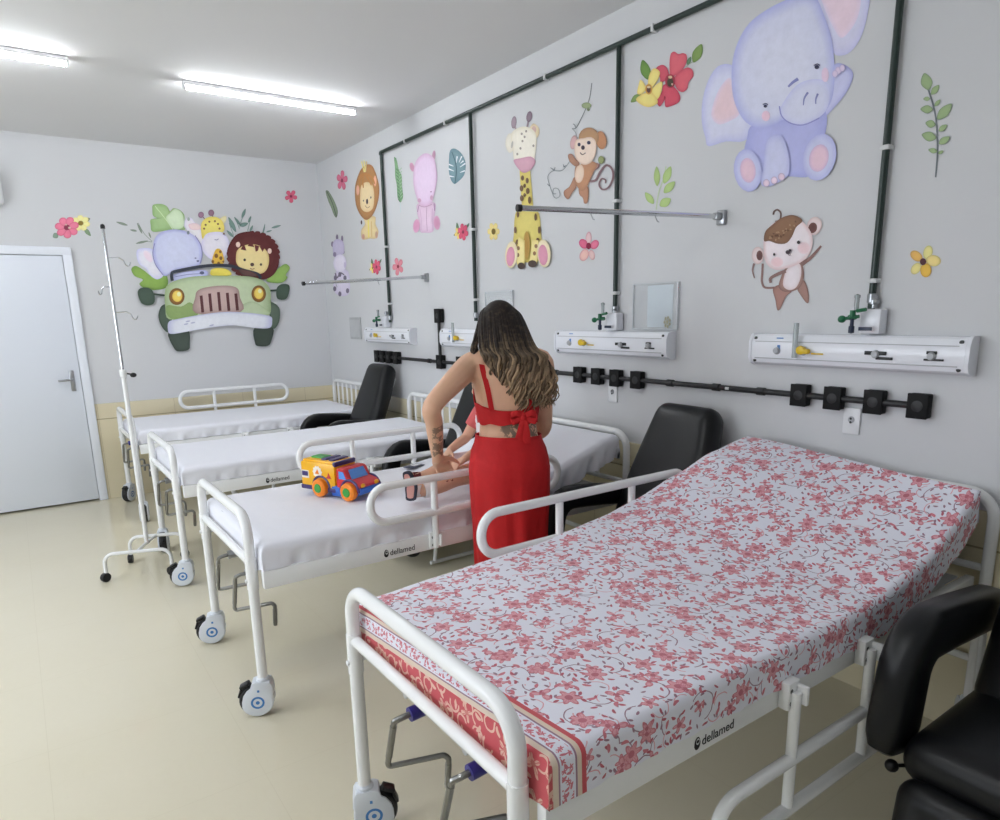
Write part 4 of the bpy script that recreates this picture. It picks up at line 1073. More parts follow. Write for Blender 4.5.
d.ell(630, 590, 26, 54, (220, 206, 176), (204, 190, 150), -4); d.ell(627, 596, 18, 40, (206, 140, 162), (188, 124, 146), -4)
d.ell(543, 638, 14, 13, (78, 64, 58)); d.ell(586, 630, 17, 14, (78, 64, 58))
d.done('tall yellow giraffe sticker sitting with pink foot pads, behind the nearer chrome rod')

# ---- pink hippo
d = Dec('R', (385, 140), 11.08, 192)
d.ell(300, 300, 26, 52, (188, 134, 160), (206, 170, 190), -15); d.ell(540, 172, 19, 58, (178, 134, 158), (200, 166, 186), 6)
d.crop(385, 200, 8.33)
d.emit([(275, 30), (268, 110), (284, 180), (292, 262), (330, 272), (400, 262), (406, 180), (418, 90), (410, 20)], (212, 186, 206), (186, 150, 178))
d.line([(348, 60), (346, 160), (352, 260)], 5, (176, 140, 168)); d.line([(280, 50), (272, 100)], 6, (156, 116, 150)); d.line([(408, 30), (414, 90)], 6, (150, 112, 150))
d.line([(290, 70), (302, 160), (300, 258)], 4, (192, 158, 186)); d.line([(395, 70), (392, 170), (396, 255)], 4, (192, 158, 186))
d.ell(262, 216, 29, 58, (196, 136, 168), (214, 180, 202), 6); d.ell(432, 190, 28, 60, (194, 136, 166), (214, 180, 202), -4)
d.crop(385, 140, 11.08)
d.emit([(330, 270), (372, 195), (440, 148), (505, 165), (545, 212), (566, 300), (578, 420), (560, 540), (540, 625), (510, 705), (440, 735), (380, 705), (345, 620), (320, 520), (312, 400)], (214, 192, 216), (192, 150, 182), t=.8)
d.ell(380, 670, 22, 26, (190, 146, 174), (212, 178, 202)); d.ell(516, 640, 18, 30, (186, 144, 172), (212, 178, 202)); d.ell(510, 574, 12, 7, (170, 130, 162))
d.line([(372, 722), (440, 742), (520, 712)], 8, (172, 132, 162))
d.done('pink hippo sticker sitting between two vertical pipes')

# ---- lion cub
d = Dec('R', (320, 215), 12.43, 178)
d.emit([(545, 20), (560, 110), (515, 180), (512, 270), (540, 308), (620, 292), (690, 292), (728, 210), (690, 110), (684, 20)], (204, 186, 138), (178, 150, 112))
d.line([(600, 60), (606, 280)], 18, (206, 190, 100)); d.line([(640, 80), (644, 270)], 10, (190, 160, 110)); d.ell(538, 270, 20, 36, (186, 140, 122), (200, 170, 134)); d.ell(702, 245, 18, 46, (178, 140, 118), (200, 170, 134)); d.ell(515, 92, 10, 26, (84, 66, 66))
d.crop(320, 150, 12.43)
d.emit([(590, 178), (648, 196), (694, 290), (732, 430), (734, 560), (704, 700), (652, 810), (585, 868), (522, 835), (468, 745), (440, 640), (434, 480), (458, 360), (500, 255), (540, 208)], (164, 118, 74), (134, 92, 60), t=.85)
d.ell(470, 500, 22, 66, (204, 156, 130), (170, 120, 90)); d.ell(684, 385, 20, 70, (210, 160, 130), (176, 126, 92))
d.emit([(500, 520), (515, 440), (568, 400), (640, 420), (672, 520), (672, 650), (650, 735), (590, 772), (530, 750), (500, 680)], (214, 192, 150), (196, 164, 118))
for p in ([(560, 290), (600, 360), (640, 440)], [(540, 290), (530, 380), (540, 470)], [(590, 300), (650, 350), (680, 420)], [(520, 300), (490, 380), (500, 480)]): d.line(p, 34, (170, 116, 66), 12)
d.line([(514, 140), (530, 200), (550, 275)], 14, (206, 194, 120)); d.line([(546, 130), (556, 200), (560, 275)], 14, (214, 200, 130)); d.line([(580, 140), (572, 200), (566, 270)], 14, (196, 176, 120))
d.ell(585, 640, 13, 34, (74, 62, 66)); d.ell(540, 630, 6, 12, (90, 80, 84)); d.ell(632, 590, 8, 14, (90, 80, 84)); d.line([(560, 690), (590, 720), (618, 700)], 7, (150, 120, 96))
d.done('sitting lion cub sticker with brown mane on the right wall near the far corner')

# ---- pale purple calf
d = Dec('R', (320, 100), 3.125, 182)
d.emit([(50, 535), (42, 590), (62, 612), (92, 602), (88, 535)], (200, 192, 210), (176, 166, 190))
for x, y in ((48, 556), (62, 545), (78, 556), (46, 590), (62, 606), (86, 596)): d.ell(x, y, 5, 8, (104, 96, 116))
d.crop(320, 215, 12.43)
d.ell(212, 280, 15, 40, (110, 100, 120)); d.ell(275, 300, 14, 46, (122, 110, 132)); d.ell(155, 362, 18, 34, (120, 108, 130)); d.ell(286, 460, 20, 26, (122, 112, 134))
d.emit([(160, 350), (200, 300), (260, 310), (294, 350), (300, 470), (240, 500), (176, 520), (160, 440)], (180, 172, 196), (160, 150, 180))
d.ell(182, 490, 22, 32, (124, 112, 140), (164, 154, 182))
d.ell(248, 600, 82, 112, (208, 202, 216), (190, 182, 204)); d.ell(310, 620, 14, 40, (186, 176, 200)); d.line([(190, 720), (210, 780), (240, 740), (262, 720), (300, 745)], 16, (110, 100, 118))
d.done('pale purple horned calf sticker in the far corner, crossed by the chrome rod')

# ---- loose flowers and leaves on the right wall
def bouquet(wall, cx, cy, s, sy, label, yl=-1, w=185, ang=0):
    d = Dec(wall, (0, 0), 1, w)
    d.leaf(cx+yl*s*.75, cy-sy*.1, cx+yl*s*.95, cy-sy*1.0, s*.42, (92, 122, 92), (66, 92, 74)); d.leaf(cx+yl*s*.8, cy+sy*.2, cx+yl*s*1.45, cy+sy*.35, s*.38, (96, 122, 96), (70, 96, 78)); d.leaf(cx-yl*s*.5, cy-sy*.4, cx-yl*s*.95, cy-sy*.95, s*.34, (98, 122, 100), (72, 96, 80))
    d.flower(cx+yl*s*.75, cy+sy*.12, s*.55, sy*.62, 5, (222, 200, 112), (206, 170, 80), (128, 96, 52), 20)
    d.flower(cx, cy, s*.8, sy*.9, 6, (200, 84, 110), (170, 54, 82), (120, 50, 70), 15)
    return d.done(label)
d = Dec('R', (620, 40), 11.08, 186)
d.leaf(310, 440, 250, 220, 110, (104, 140, 66), (72, 108, 56)); d.leaf(230, 600, 120, 690, 70, (120, 146, 84), (86, 110, 64)); d.leaf(812, 250, 905, 45, 105, (126, 152, 84), (86, 116, 62)); d.leaf(745, 275, 785, 185, 44, (92, 124, 92), (66, 98, 70)); d.line([(735, 300), (770, 262), (815, 240)], 6, (130, 140, 110))
d.emit([(560, 400), (548, 280), (560, 160), (600, 128), (645, 155), (700, 145), (738, 170), (735, 250), (690, 330), (620, 390)], (206, 96, 108), (170, 60, 76))
d.emit([(545, 400), (520, 310), (470, 275), (410, 300), (395, 345), (440, 410), (450, 470), (520, 440)], (196, 80, 96), (166, 56, 76))
d.emit([(600, 430), (650, 360), (740, 305), (800, 330), (812, 400), (760, 470), (745, 540), (690, 578), (630, 540)], (204, 92, 104), (172, 60, 78))
d.emit([(545, 490), (480, 500), (460, 580), (400, 650), (410, 700), (440, 738), (475, 690), (495, 620), (500, 735), (560, 735), (650, 690), (665, 620), (620, 540)], (196, 76, 94), (162, 48, 70))
d.ell(556, 455, 58, 80, (140, 50, 62), (180, 64, 82)); d.ell(556, 470, 34, 48, (70, 62, 48)); d.ell(556, 412, 22, 16, (206, 178, 140)); d.ell(578, 490, 12, 12, (196, 160, 140))
for pts in ([(310, 520), (320, 400), (370, 315), (440, 350), (420, 440), (360, 520)], [(290, 530), (230, 440), (205, 500), (190, 590), (240, 600)], [(345, 560), (420, 480), (470, 470), (450, 600), (400, 660)], [(300, 580), (210, 620), (180, 670), (260, 730), (340, 740), (420, 690), (370, 600)]): d.emit(pts, (222, 206, 122), (206, 172, 92))
d.ell(318, 545, 40, 60, (176, 120, 52), (212, 180, 92)); d.ell(318, 550, 22, 36, (92, 62, 62)); d.ell(318, 522, 20, 12, (206, 180, 140))
d.done('large red and yellow flower sticker left of the big elephant')
d = Dec('R', (570, 210), 8.33, 186)
for cx, cy, rx, ry, c, r in ((155, 235, 24, 54, (206, 176, 178), 3), (112, 282, 34, 44, (206, 96, 128), -35), (205, 288, 32, 42, (208, 108, 136), 38), (118, 375, 36, 52, (216, 176, 166), 24), (182, 375, 24, 42, (214, 184, 180), -14)): d.ell(cx, cy, rx, ry, c, (176, 92, 108) if c[1] > 150 else (160, 44, 84), r)
d.ell(155, 300, 20, 28, (128, 28, 58)); d.done('pink five petal flower sticker above the clear panel, under the swinging monkey')
d = Dec('R', (895, 235), 16.4, 168)
for cx, cy, rx, ry, c, ce, r in ((350, 345, 78, 112, (200, 160, 84), (150, 104, 60), -52), (540, 285, 76, 116, (194, 186, 120), (146, 142, 84), 14), (630, 422, 122, 94, (202, 182, 116), (140, 130, 76), 5), (345, 550, 74, 108, (196, 186, 120), (150, 136, 90), 38), (505, 578, 92, 116, (196, 158, 62), (156, 108, 44), 0)): d.ell(cx, cy, rx, ry, c, ce, r)
d.ell(460, 438, 52, 58, (70, 38, 46)); d.done('yellow five petal flower sticker at the right, above the nearest gas rail')
d = Dec('R', (895, 60), 6.31, 170)
d.line([(208, 180), (240, 280), (262, 400), (268, 580), (256, 740)], 12, (96, 102, 106), 10)
for a in ((212, 190, 185, 82, 74), (228, 218, 278, 158, 40), (222, 244, 178, 246, 28), (250, 292, 286, 250, 26), (240, 312, 160, 310, 52), (266, 376, 358, 276, 62), (256, 410, 192, 396, 50), (276, 450, 328, 408, 36), (260, 494, 168, 470, 62), (276, 530, 346, 484, 44), (268, 578, 210, 566, 34), (272, 592, 306, 572, 22)): d.leaf(*a, (134, 154, 110), (92, 110, 92))
d.done('green leafy sprig sticker at the right edge, above the yellow flower')
d = Dec('R', (570, 0), 1, 188); d.crop(640, 0, 3.846)
d.line([(62, 806), (72, 740), (90, 690), (100, 640)], 5, (176, 190, 160))
for a in ((66, 716, 64, 640, 24), (92, 706, 118, 640, 30), (92, 742, 134, 698, 30), (76, 792, 118, 764, 34), (52, 784, 20, 740, 26)): d.leaf(*a, (166, 190, 120), (136, 164, 96))
d.done('pale green sprig sticker just above the nearer chrome rod')
d = Dec('R', (385, 140), 11.08, 190)
d.line([(170, 690), (172, 800)], 5, (176, 196, 196)); d.line([(120, 200), (150, 480), (172, 690)], 10, (92, 122, 96))
d.emit([(100, 190), (130, 220), (150, 320), (184, 400), (188, 520), (200, 620), (174, 692), (140, 640), (130, 500), (112, 400), (110, 300)], (120, 156, 116), (84, 126, 90))
for y in range(330, 680, 38): d.line([(150+(y-330)*.06, y+12), (186+(y-330)*.03, y-22)], 7, (150, 180, 146)); d.line([(150+(y-330)*.06, y+12), (120+(y-330)*.08, y-14)], 7, (74, 112, 80))
d.done('narrow green feather leaf sticker left of the pink hippo')
d = Dec('R', (385, 140), 11.08, 190)
d.emit([(720, 120), (770, 95), (840, 140), (885, 220), (895, 300), (870, 400), (800, 470), (765, 486), (730, 440), (708, 350), (708, 230)], (112, 142, 150), (84, 116, 128))
for p in ([(708, 270), (760, 290)], [(705, 320), (765, 345)], [(715, 400), (770, 410)], [(890, 260), (830, 300)], [(885, 340), (830, 360)], [(800, 180), (790, 250)], [(850, 180), (820, 250)], [(870, 230), (835, 260)]): d.line(p, 16, (214, 218, 222), 5)
d.line([(740, 130), (790, 300), (775, 480)], 8, (70, 100, 112)); d.done('dark blue green monstera leaf sticker right of the pink hippo')
d = Dec('R', (320, 150), 12.43, 178)
d.emit([(70, 520), (100, 505), (150, 580), (190, 660), (222, 760), (205, 840), (170, 800), (140, 720), (105, 640)], (118, 132, 108), (88, 100, 88)); d.line([(85, 515), (150, 650), (205, 830)], 10, (74, 86, 74)); d.done('small grey green leaf sticker nearest the far corner')
d = Dec('R', (0, 0), 1, 182)
d.flower(342, 180.5, 5.5, 10, 5, (196, 104, 128), (170, 70, 98), (128, 44, 72), 60); d.done('small pink flower sticker left of the lion cub')
d = Dec('R', (0, 0), 1, 186); d.flower(398, 266.5, 5.5, 9, 5, (206, 128, 140), (180, 90, 104), (130, 44, 60), 30); d.done('small pale red flower sticker under the hippo, beside the farther chrome rod')
d = Dec('R', (0, 0), 1, 188); d.flower(493.5, 231.5, 6, 9, 6, (218, 200, 130), (206, 180, 96), (112, 92, 40), 0, cr=.34); d.done('small yellow flower sticker left of the giraffe')
bouquet('R', 463, 232, 6.5, 9.5, 'small red and yellow bouquet sticker between the hippo and the giraffe', -1, 188)
bouquet('R', 376.5, 267, 5.2, 8.5, 'small red and yellow bouquet sticker under the lion cub', -1, 182)

# ---- far wall: animals in a green off-road car
d = Dec('F', (115, 195), 8.63, 178)
for p in ([(320, 400), (250, 330), (200, 240)], [(320, 405), (230, 400), (180, 420)], [(310, 370), (290, 330)]): d.line(p, 5, (120, 132, 120))
for a in ((110, 262, 10, 232, 22), (190, 312, 130, 300, 18), (235, 335, 190, 240, 18), (285, 395, 180, 420, 18), (310, 372, 290, 320, 14)): d.leaf(*a, (118, 130, 116), (90, 104, 92))
d.emit([(330, 85), (400, 78), (450, 100), (480, 150), (500, 115), (560, 130), (600, 180), (590, 260), (600, 300), (480, 300), (330, 318), (308, 260), (310, 210), (370, 205), (330, 180), (322, 130)], (150, 178, 124), (110, 146, 84))
d.emit([(480, 150), (520, 120), (570, 145), (592, 200), (585, 280), (500, 290), (440, 200)], (190, 206, 176), (160, 184, 140)); d.line([(345, 95), (430, 200), (500, 300)], 5, (186, 204, 160))
d.emit([(140, 640), (180, 612), (250, 650), (320, 700), (440, 690), (450, 790), (360, 820), (270, 812), (210, 770), (240, 730), (170, 700)], (128, 160, 76), (92, 124, 56))
d.emit([(185, 500), (215, 462), (330, 470), (350, 560), (420, 680), (370, 728), (310, 700), (270, 640), (205, 590)], (204, 202, 226), (170, 170, 206)); d.ell(286, 530, 30, 60, (212, 194, 206), (204, 200, 224), -35)
d.emit([(620, 200), (660, 200), (690, 240), (740, 300), (760, 420), (730, 480), (640, 330), (600, 260)], (212, 206, 222), (190, 186, 210))
d.crop(185, 195, 8.63)
for p in ([(380, 240), (420, 350)], [(430, 190), (470, 290)], [(570, 190), (540, 310)], [(690, 250), (665, 340)], [(520, 120), (480, 240)]): d.line(p, 6, (112, 134, 128))
for a in ((440, 320, 375, 190, 36), (480, 262, 425, 190, 22), (490, 200, 522, 118, 26), (470, 265, 545, 245, 36), (545, 240, 570, 180, 18), (420, 365, 360, 305, 24), (560, 315, 585, 262, 20), (672, 335, 690, 255, 14), (745, 285, 828, 262, 20), (700, 320, 750, 305, 14)): d.leaf(*a, (104, 130, 122), (74, 100, 94))
d.line([(148, 180), (180, 220)], 8, (110, 80, 96)); d.line([(232, 160), (245, 210)], 8, (110, 80, 96)); d.ell(138, 172, 25, 27, (136, 104, 122), (92, 64, 84)); d.ell(226, 154, 26, 28, (136, 104, 122), (92, 64, 84))
d.emit([(300, 205), (350, 180), (355, 215), (330, 250)], (212, 204, 160), (196, 180, 120)); d.emit([(30, 255), (100, 245), (150, 290), (60, 300)], (212, 190, 190), (196, 160, 180))
d.emit([(145, 360), (140, 250), (190, 195), (270, 190), (325, 230), (340, 300), (300, 330), (200, 330), (160, 375)], (216, 200, 104), (200, 178, 76))
d.emit([(160, 370), (200, 328), (300, 318), (350, 345), (385, 420), (370, 490), (310, 560), (240, 560), (180, 520), (140, 450)], (206, 202, 224), (186, 180, 208))
for x, y in ((178, 258), (210, 230), (258, 226), (298, 290), (165, 290), (285, 250), (335, 335)): d.ell(x, y, 9, 9, (122, 92, 60))
d.line([(255, 385), (275, 388), (288, 378)], 6, (120, 112, 150)); d.line([(330, 340), (350, 348)], 6, (120, 112, 150))
d.emit([(235, 590), (255, 490), (285, 462), (320, 490), (335, 590)], (206, 168, 66), (186, 140, 50))
for x, y, a in ((270, 525, 16), (305, 490, 11), (310, 545, 14), (240, 575, 12), (290, 590, 12), (330, 575, 8)): d.ell(x, y, a, a*1.2, (118, 82, 46))
d.emit([(222, 690), (232, 640), (300, 628), (370, 645), (400, 690), (300, 700)], (214, 198, 84), (196, 176, 66))
d.crop(115, 195, 8.63)
d.emit([(330, 430), (360, 350), (430, 310), (530, 296), (640, 325), (700, 370), (745, 450), (750, 540), (730, 600), (640, 630), (520, 650), (430, 700), (370, 630), (335, 540)], (184, 188, 220), (140, 142, 190), t=.85)
d.line([(345, 415), (326, 500), (350, 600), (415, 690)], 7, (120, 120, 168)); d.line([(690, 350), (740, 430), (752, 520), (735, 590)], 7, (120, 120, 168)); d.ell(715, 570, 12, 8, (90, 92, 130)); d.ell(695, 545, 9, 6, (110, 112, 150)); d.ell(632, 325, 12, 16, (110, 120, 130)); d.ell(635, 208, 12, 16, (150, 160, 156))
d.emit([(500, 690), (620, 660), (780, 650), (780, 700), (560, 730), (500, 740)], (178, 182, 216), (150, 152, 196)); d.line([(520, 705), (640, 685), (770, 678)], 6, (120, 124, 170)); d.ell(750, 672, 20, 14, (84, 88, 120))
d.crop(185, 195, 8.63)
d.emit([(700, 740), (760, 680), (820, 620), (870, 595), (905, 630), (870, 690), (885, 710), (850, 750), (780, 760)], (134, 166, 84), (96, 128, 62))
d.emit([(440, 345), (520, 318), (600, 320), (700, 360), (770, 420), (800, 480), (812, 580), (790, 650), (750, 700), (680, 730), (600, 715), (500, 690), (430, 640), (385, 580), (362, 500), (385, 420)], (94, 44, 44), (74, 32, 34))
for k in range(26):
    a = 2*PI*k/26; d.leaf(590+175*math.cos(a), 520+165*math.sin(a), 590+232*math.cos(a+.12), 522+212*math.sin(a+.12), 60, (88, 40, 40))
d.emit([(440, 540), (450, 480), (500, 440), (580, 425), (660, 445), (715, 500), (725, 580), (700, 650), (650, 680), (560, 680), (480, 630), (445, 590)], (214, 194, 136), (196, 166, 104), t=.85)
for pts in ([(480, 470), (510, 420), (530, 480)], [(540, 440), (570, 400), (600, 450)], [(600, 430), (640, 440), (630, 480), (610, 490)], [(640, 440), (690, 450), (670, 490)]): d.emit(pts, (94, 44, 44), None, False)
d.ell(458, 428, 19, 24, (220, 190, 176), (206, 160, 146)); d.ell(730, 484, 18, 24, (220, 190, 176), (206, 160, 146))
d.ell(515, 560, 11, 12, (60, 50, 44)); d.ell(655, 600, 10, 11, (60, 50, 44)); d.ell(580, 600, 17, 15, (66, 48, 44)); d.line([(560, 630), (580, 640), (600, 632)], 5, (120, 86, 66))
d.crop(130, 270, 5.88)
# car body over the passengers
d.line([(140, 142), (210, 150)], 12, (52, 64, 56)); d.line([(820, 122), (880, 118)], 12, (52, 64, 56))
d.emit([(45, 130), (70, 104), (120, 110), (145, 150), (140, 196), (100, 208), (64, 190)], (66, 82, 70), (44, 58, 50)); d.emit([(862, 110), (890, 84), (934, 88), (936, 130), (915, 172), (866, 168)], (66, 82, 70), (44, 58, 50))
d.emit([(172, 240), (190, 208), (230, 210), (250, 340), (222, 368), (185, 330), (168, 280)], (70, 84, 72), (46, 58, 50)); d.emit([(822, 200), (850, 196), (880, 230), (878, 300), (850, 345), (825, 320)], (84, 98, 84), (50, 62, 54))
d.emit([(225, 365), (340, 350), (352, 440), (345, 468), (300, 478), (262, 465)], (64, 74, 66), (44, 52, 48)); d.emit([(732, 340), (840, 340), (830, 420), (810, 446), (758, 448), (735, 430)], (60, 70, 62), (42, 50, 46))
d.emit([(205, 130), (225, 85), (300, 52), (400, 36), (560, 34), (700, 38), (780, 62), (822, 110), (828, 180), (822, 260), (760, 262), (560, 268), (380, 280), (230, 290), (208, 220)], (172, 186, 152), (124, 144, 98), t=.8)
d.emit([(215, 210), (300, 215), (350, 190), (385, 220), (390, 270), (240, 286)], (128, 150, 92), (112, 136, 80)); d.emit([(650, 215), (720, 185), (800, 230), (815, 262), (660, 262)], (168, 182, 148), (140, 160, 116))
d.emit([(388, 255), (384, 160), (402, 118), (470, 98), (570, 92), (632, 108), (646, 160), (652, 245)], (176, 152, 146), (122, 98, 92))
for x, y0, y1 in ((418, 150, 250), (468, 138, 244), (520, 130, 240), (572, 134, 240), (622, 138, 238)): d.line([(x, y0), (x+10, y1)], 17, (84, 48, 50))
d.ell(275, 156, 46, 50, (130, 92, 46), (92, 64, 36)); d.ell(278, 154, 30, 34, (226, 192, 92), (190, 140, 50)); d.ell(288, 142, 12, 14, (238, 222, 160))
d.ell(757, 140, 43, 50, (130, 92, 46), (92, 64, 36)); d.ell(757, 138, 28, 34, (226, 192, 92), (190, 140, 50)); d.ell(764, 124, 11, 13, (238, 222, 160))
d.emit([(222, 345), (228, 305), (270, 290), (420, 262), (560, 246), (700, 252), (820, 270), (836, 300), (822, 340), (740, 342), (620, 326), (480, 338), (340, 362), (240, 376)], (202, 204, 222), (152, 154, 182), t=.85)
for a in ((340, 302), (370, 310), (480, 325), (330, 318)): d.ell(a[0], a[1], 14, 4, (160, 162, 186), None, -12)
d.crop(80, 180, 4.163)
d.line([(384, 420), (382, 392), (400, 380), (520, 358), (620, 357), (680, 375), (740, 392), (752, 410)], 13, (52, 56, 66)); d.emit([(660, 372), (700, 376), (740, 395), (720, 402), (680, 396)], (92, 64, 60), (60, 44, 44))
d.done('large sticker of an elephant, giraffe and lion riding a green off-road car')
d = Dec('F', (45, 200), 16.4, 176)
d.leaf(215, 560, 130, 610, 96, (118, 136, 120), (84, 104, 88)); d.leaf(640, 460, 750, 590, 70, (112, 134, 104), (80, 104, 78)); d.leaf(660, 340, 740, 300, 60, (116, 128, 104), (84, 98, 78))
d.flower(585, 380, 150, 130, 7, (218, 206, 140), (204, 186, 110), (122, 104, 42), 10, cr=.3)
d.flower(360, 450, 195, 175, 7, (204, 110, 134), (176, 70, 98), (120, 48, 66), 35, cr=.26); d.ell(400, 455, 22, 18, (206, 176, 160)); d.ell(345, 405, 18, 14, (196, 150, 140))
d.done('pink and yellow flower sticker on the far wall above the door')
d = Dec('F', (0, 0), 1, 176); d.flower(291, 196.3, 6.2, 6.5, 5, (190, 84, 108), (160, 56, 84), (116, 40, 64), 15); d.done('single small crimson flower sticker high on the far wall near the corner')
# ------------------------------------------------------------------ people
def skin_mat(name, c, ink=False):
    g = NT(name); co = g.coord(); n1 = g.noise(co, 18, 3)
    c = rgb(*c); a = tuple(x*.92 for x in c[:3])+(1,)
    base = g.mix(n1.outputs[0], a, c)
    if ink:
        at = g.n('ShaderNodeAttribute', attribute_name='ink')
        w = g.n('ShaderNodeTexVoronoi', feature='DISTANCE_TO_EDGE'); w.inputs['Scale'].default_value = 34
        wob = g.noise(co, 30, 3); ad = g.n('ShaderNodeVectorMath', operation='MULTIPLY_ADD'); g.put(ad.inputs[0], wob.outputs['Color']); ad.inputs[1].default_value = (.05, .05, .05); g.put(ad.inputs[2], co)
        g.put(w.inputs['Vector'], ad.outputs[0])
        n2 = g.noise(co, 38, 3)
        pat = g.math('MAXIMUM', g.math('LESS_THAN', w.outputs['Distance'], .10), g.math('GREATER_THAN', n2.outputs[0], .50))
        base = g.mix(g.math('MULTIPLY', g.math('MULTIPLY', pat, at.outputs['Fac']), .72), base, rgb(62, 66, 62))
    g.set(Base_Color=base, Roughness=.5); g.b.inputs['Subsurface Weight'].default_value = .12; g.b.inputs['Subsurface Radius'].default_value = (.012, .005, .003)
    g.b.inputs['Specular IOR Level'].default_value = .35
    return g.m
def body_mesh(name, mb, voxel, m, parent=None, smooth=6, ink=None):
    me = bpy.data.meshes.new('t'); me.from_pydata([tuple(p) for p in mb.v], [], mb.f)
    bm = bmesh.new(); bm.from_mesh(me); bmesh.ops.recalc_face_normals(bm, faces=bm.faces); bm.to_mesh(me); bm.free()
    t = bpy.data.objects.new('t', me); COL.objects.link(t)
    r = t.modifiers.new('r', 'REMESH'); r.mode = 'VOXEL'; r.voxel_size = voxel
    s = t.modifiers.new('s', 'SMOOTH'); s.factor = .5; s.iterations = smooth
    dg = bpy.context.evaluated_depsgraph_get(); dg.update()
    nm = bpy.data.meshes.new_from_object(t.evaluated_get(dg)); bpy.data.objects.remove(t); bpy.data.meshes.remove(me)
    nm.name = name; nm.materials.clear(); nm.materials.append(m)
    nm.polygons.foreach_set('use_smooth', [True]*len(nm.polygons)); nm.polygons.foreach_set('material_index', [0]*len(nm.polygons))
    if ink:
        at = nm.attributes.new('ink', 'FLOAT', 'POINT'); at.data.foreach_set('value', [ink(v.co) for v in nm.vertices])
    o = bpy.data.objects.new(name, nm); COL.objects.link(o)
    if parent is not None: o.parent = parent
    return o
def ring(c, U, Vv, ru, rv, n=24, p=1.0):
    out = []
    for k in range(n):
        a = 2*PI*k/n; cs, sn = math.cos(a), math.sin(a)
        out.append(V(c)+U*(ru*math.copysign(abs(cs)**p, cs))+Vv*(rv*math.copysign(abs(sn)**p, sn)))
    return out
def limb(mb, pts, rad, n=14, sub=5):
    q = crom(pts, sub); rr = [interp(rad, i/(len(q)-1)) for i in range(len(q))]
    mb.tube(q, rr, n)
    mb.ell(q[0], (rr[0],)*3, 12, 8); mb.ell(q[-1], (rr[-1],)*3, 12, 8)
def hand(mb, wrist, d, nrm, thumb, s=1.0, curl=(.5, .7, .5), spread=.10, tips=None):
    """palm and five fingers. d: towards the knuckles, nrm: back of the hand, thumb: side the thumb leaves from"""
    d = d.normalized(); nrm = (nrm-d*nrm.dot(d)).normalized(); sd = (thumb-d*thumb.dot(d)-nrm*thumb.dot(nrm)).normalized()
    rings = []
    for t, hw, hh in ((-.012, .024, .017), (.0, .027, .017), (.03, .034, .0165), (.06, .039, .0145), (.082, .039, .0125), (.092, .034, .009)):
        rings.append(ring(wrist+d*t*s, sd, nrm, hw*s, hh*s, 16, .8))
    mb.loft(rings)
    L = ((.040, .025, .020), (.046, .029, .021), (.043, .027, .021), (.033, .020, .018))
    for k in range(4):
        u = (.028-.0187*k)*s; p = wrist+d*(.084-.004*abs(k-1))*s+sd*u; a = (1-k)*spread*.6
        dd = (d*math.cos(a)+sd*math.sin(a)).normalized(); pts = [p-dd*.018*s, p]; cur = dd; nn = nrm.copy()
        for j in range(3):
            R = Matrix.Rotation(-curl[j]*(1+.06*k), 3, cur.cross(nn)) if cur.cross(nn).length > .1 else Matrix.Identity(3)
            cur, nn = R @ cur, R @ nn
            pts.append(pts[-1]+cur*L[k][j]*s)
        mb.tube(pts, [.0092*s, .0090*s, .0085*s, .0078*s, .0068*s], 10); mb.ell(pts[-1], (.0068*s,)*3, 10, 6)
        for q in pts[2:4]: mb.ell(q, (.0083*s,)*3, 10, 6)
        if tips is not None: tips.append((pts[-1]+nn*.0052*s-cur*.002*s, cur, nn))
    p = wrist+d*.022*s+sd*.022*s; dd = (d*.62+sd*.72-nrm*.25).normalized()
    pts = [p, p+dd*.034*s, p+dd*.034*s+(dd+d*.45-nrm*.2).normalized()*.030*s, p+dd*.034*s+(dd+d*.45-nrm*.2).normalized()*.030*s+(dd*.5+d*.8-nrm*.3).normalized()*.024*s]
    mb.tube(pts, [.0135*s, .0115*s, .0098*s, .0078*s], 10); mb.ell(pts[-1], (.0078*s,)*3, 10, 6)

# ---------------- woman bending over the rail
PW = V((1.635, 2.275, 0)); FW = V((.45, .893, 0)).normalized(); RW = V((FW.y, -FW.x, 0)); UZ = V((0, 0, 1))
def W(r, f, z): return PW+RW*r+FW*f+UZ*z
M_SKIN = skin_mat('tan skin', (226, 180, 150), True)
woman = empty('person', (PW.x, PW.y, 0))
wb = MB()
torso = [(.80, .150, .105, .00, 0), (.88, .160, .112, -.005, 0), (.95, .150, .105, .0, 0), (1.02, .122, .086, .008, 0), (1.07, .117, .080, .015, 0), (1.13, .125, .085, .022, 0),
         (1.20, .135, .092, .034, 0), (1.26, .142, .092, .044, -.004), (1.305, .140, .078, .056, -.006), (1.335, .105, .062, .066, -.006), (1.355, .062, .052, .074, -.006), (1.38, .047, .047, .084, -.006), (1.43, .045, .046, .100, -.006)]
wb.loft([ring(W(c, f, z), RW, FW, a, b, 28, .9) for z, a, b, f, c in torso])
for s_ in (-1, 1): wb.ell(W(s_*.062, .105, 1.205), (.058, .058, .055), 16, 10)      # chest
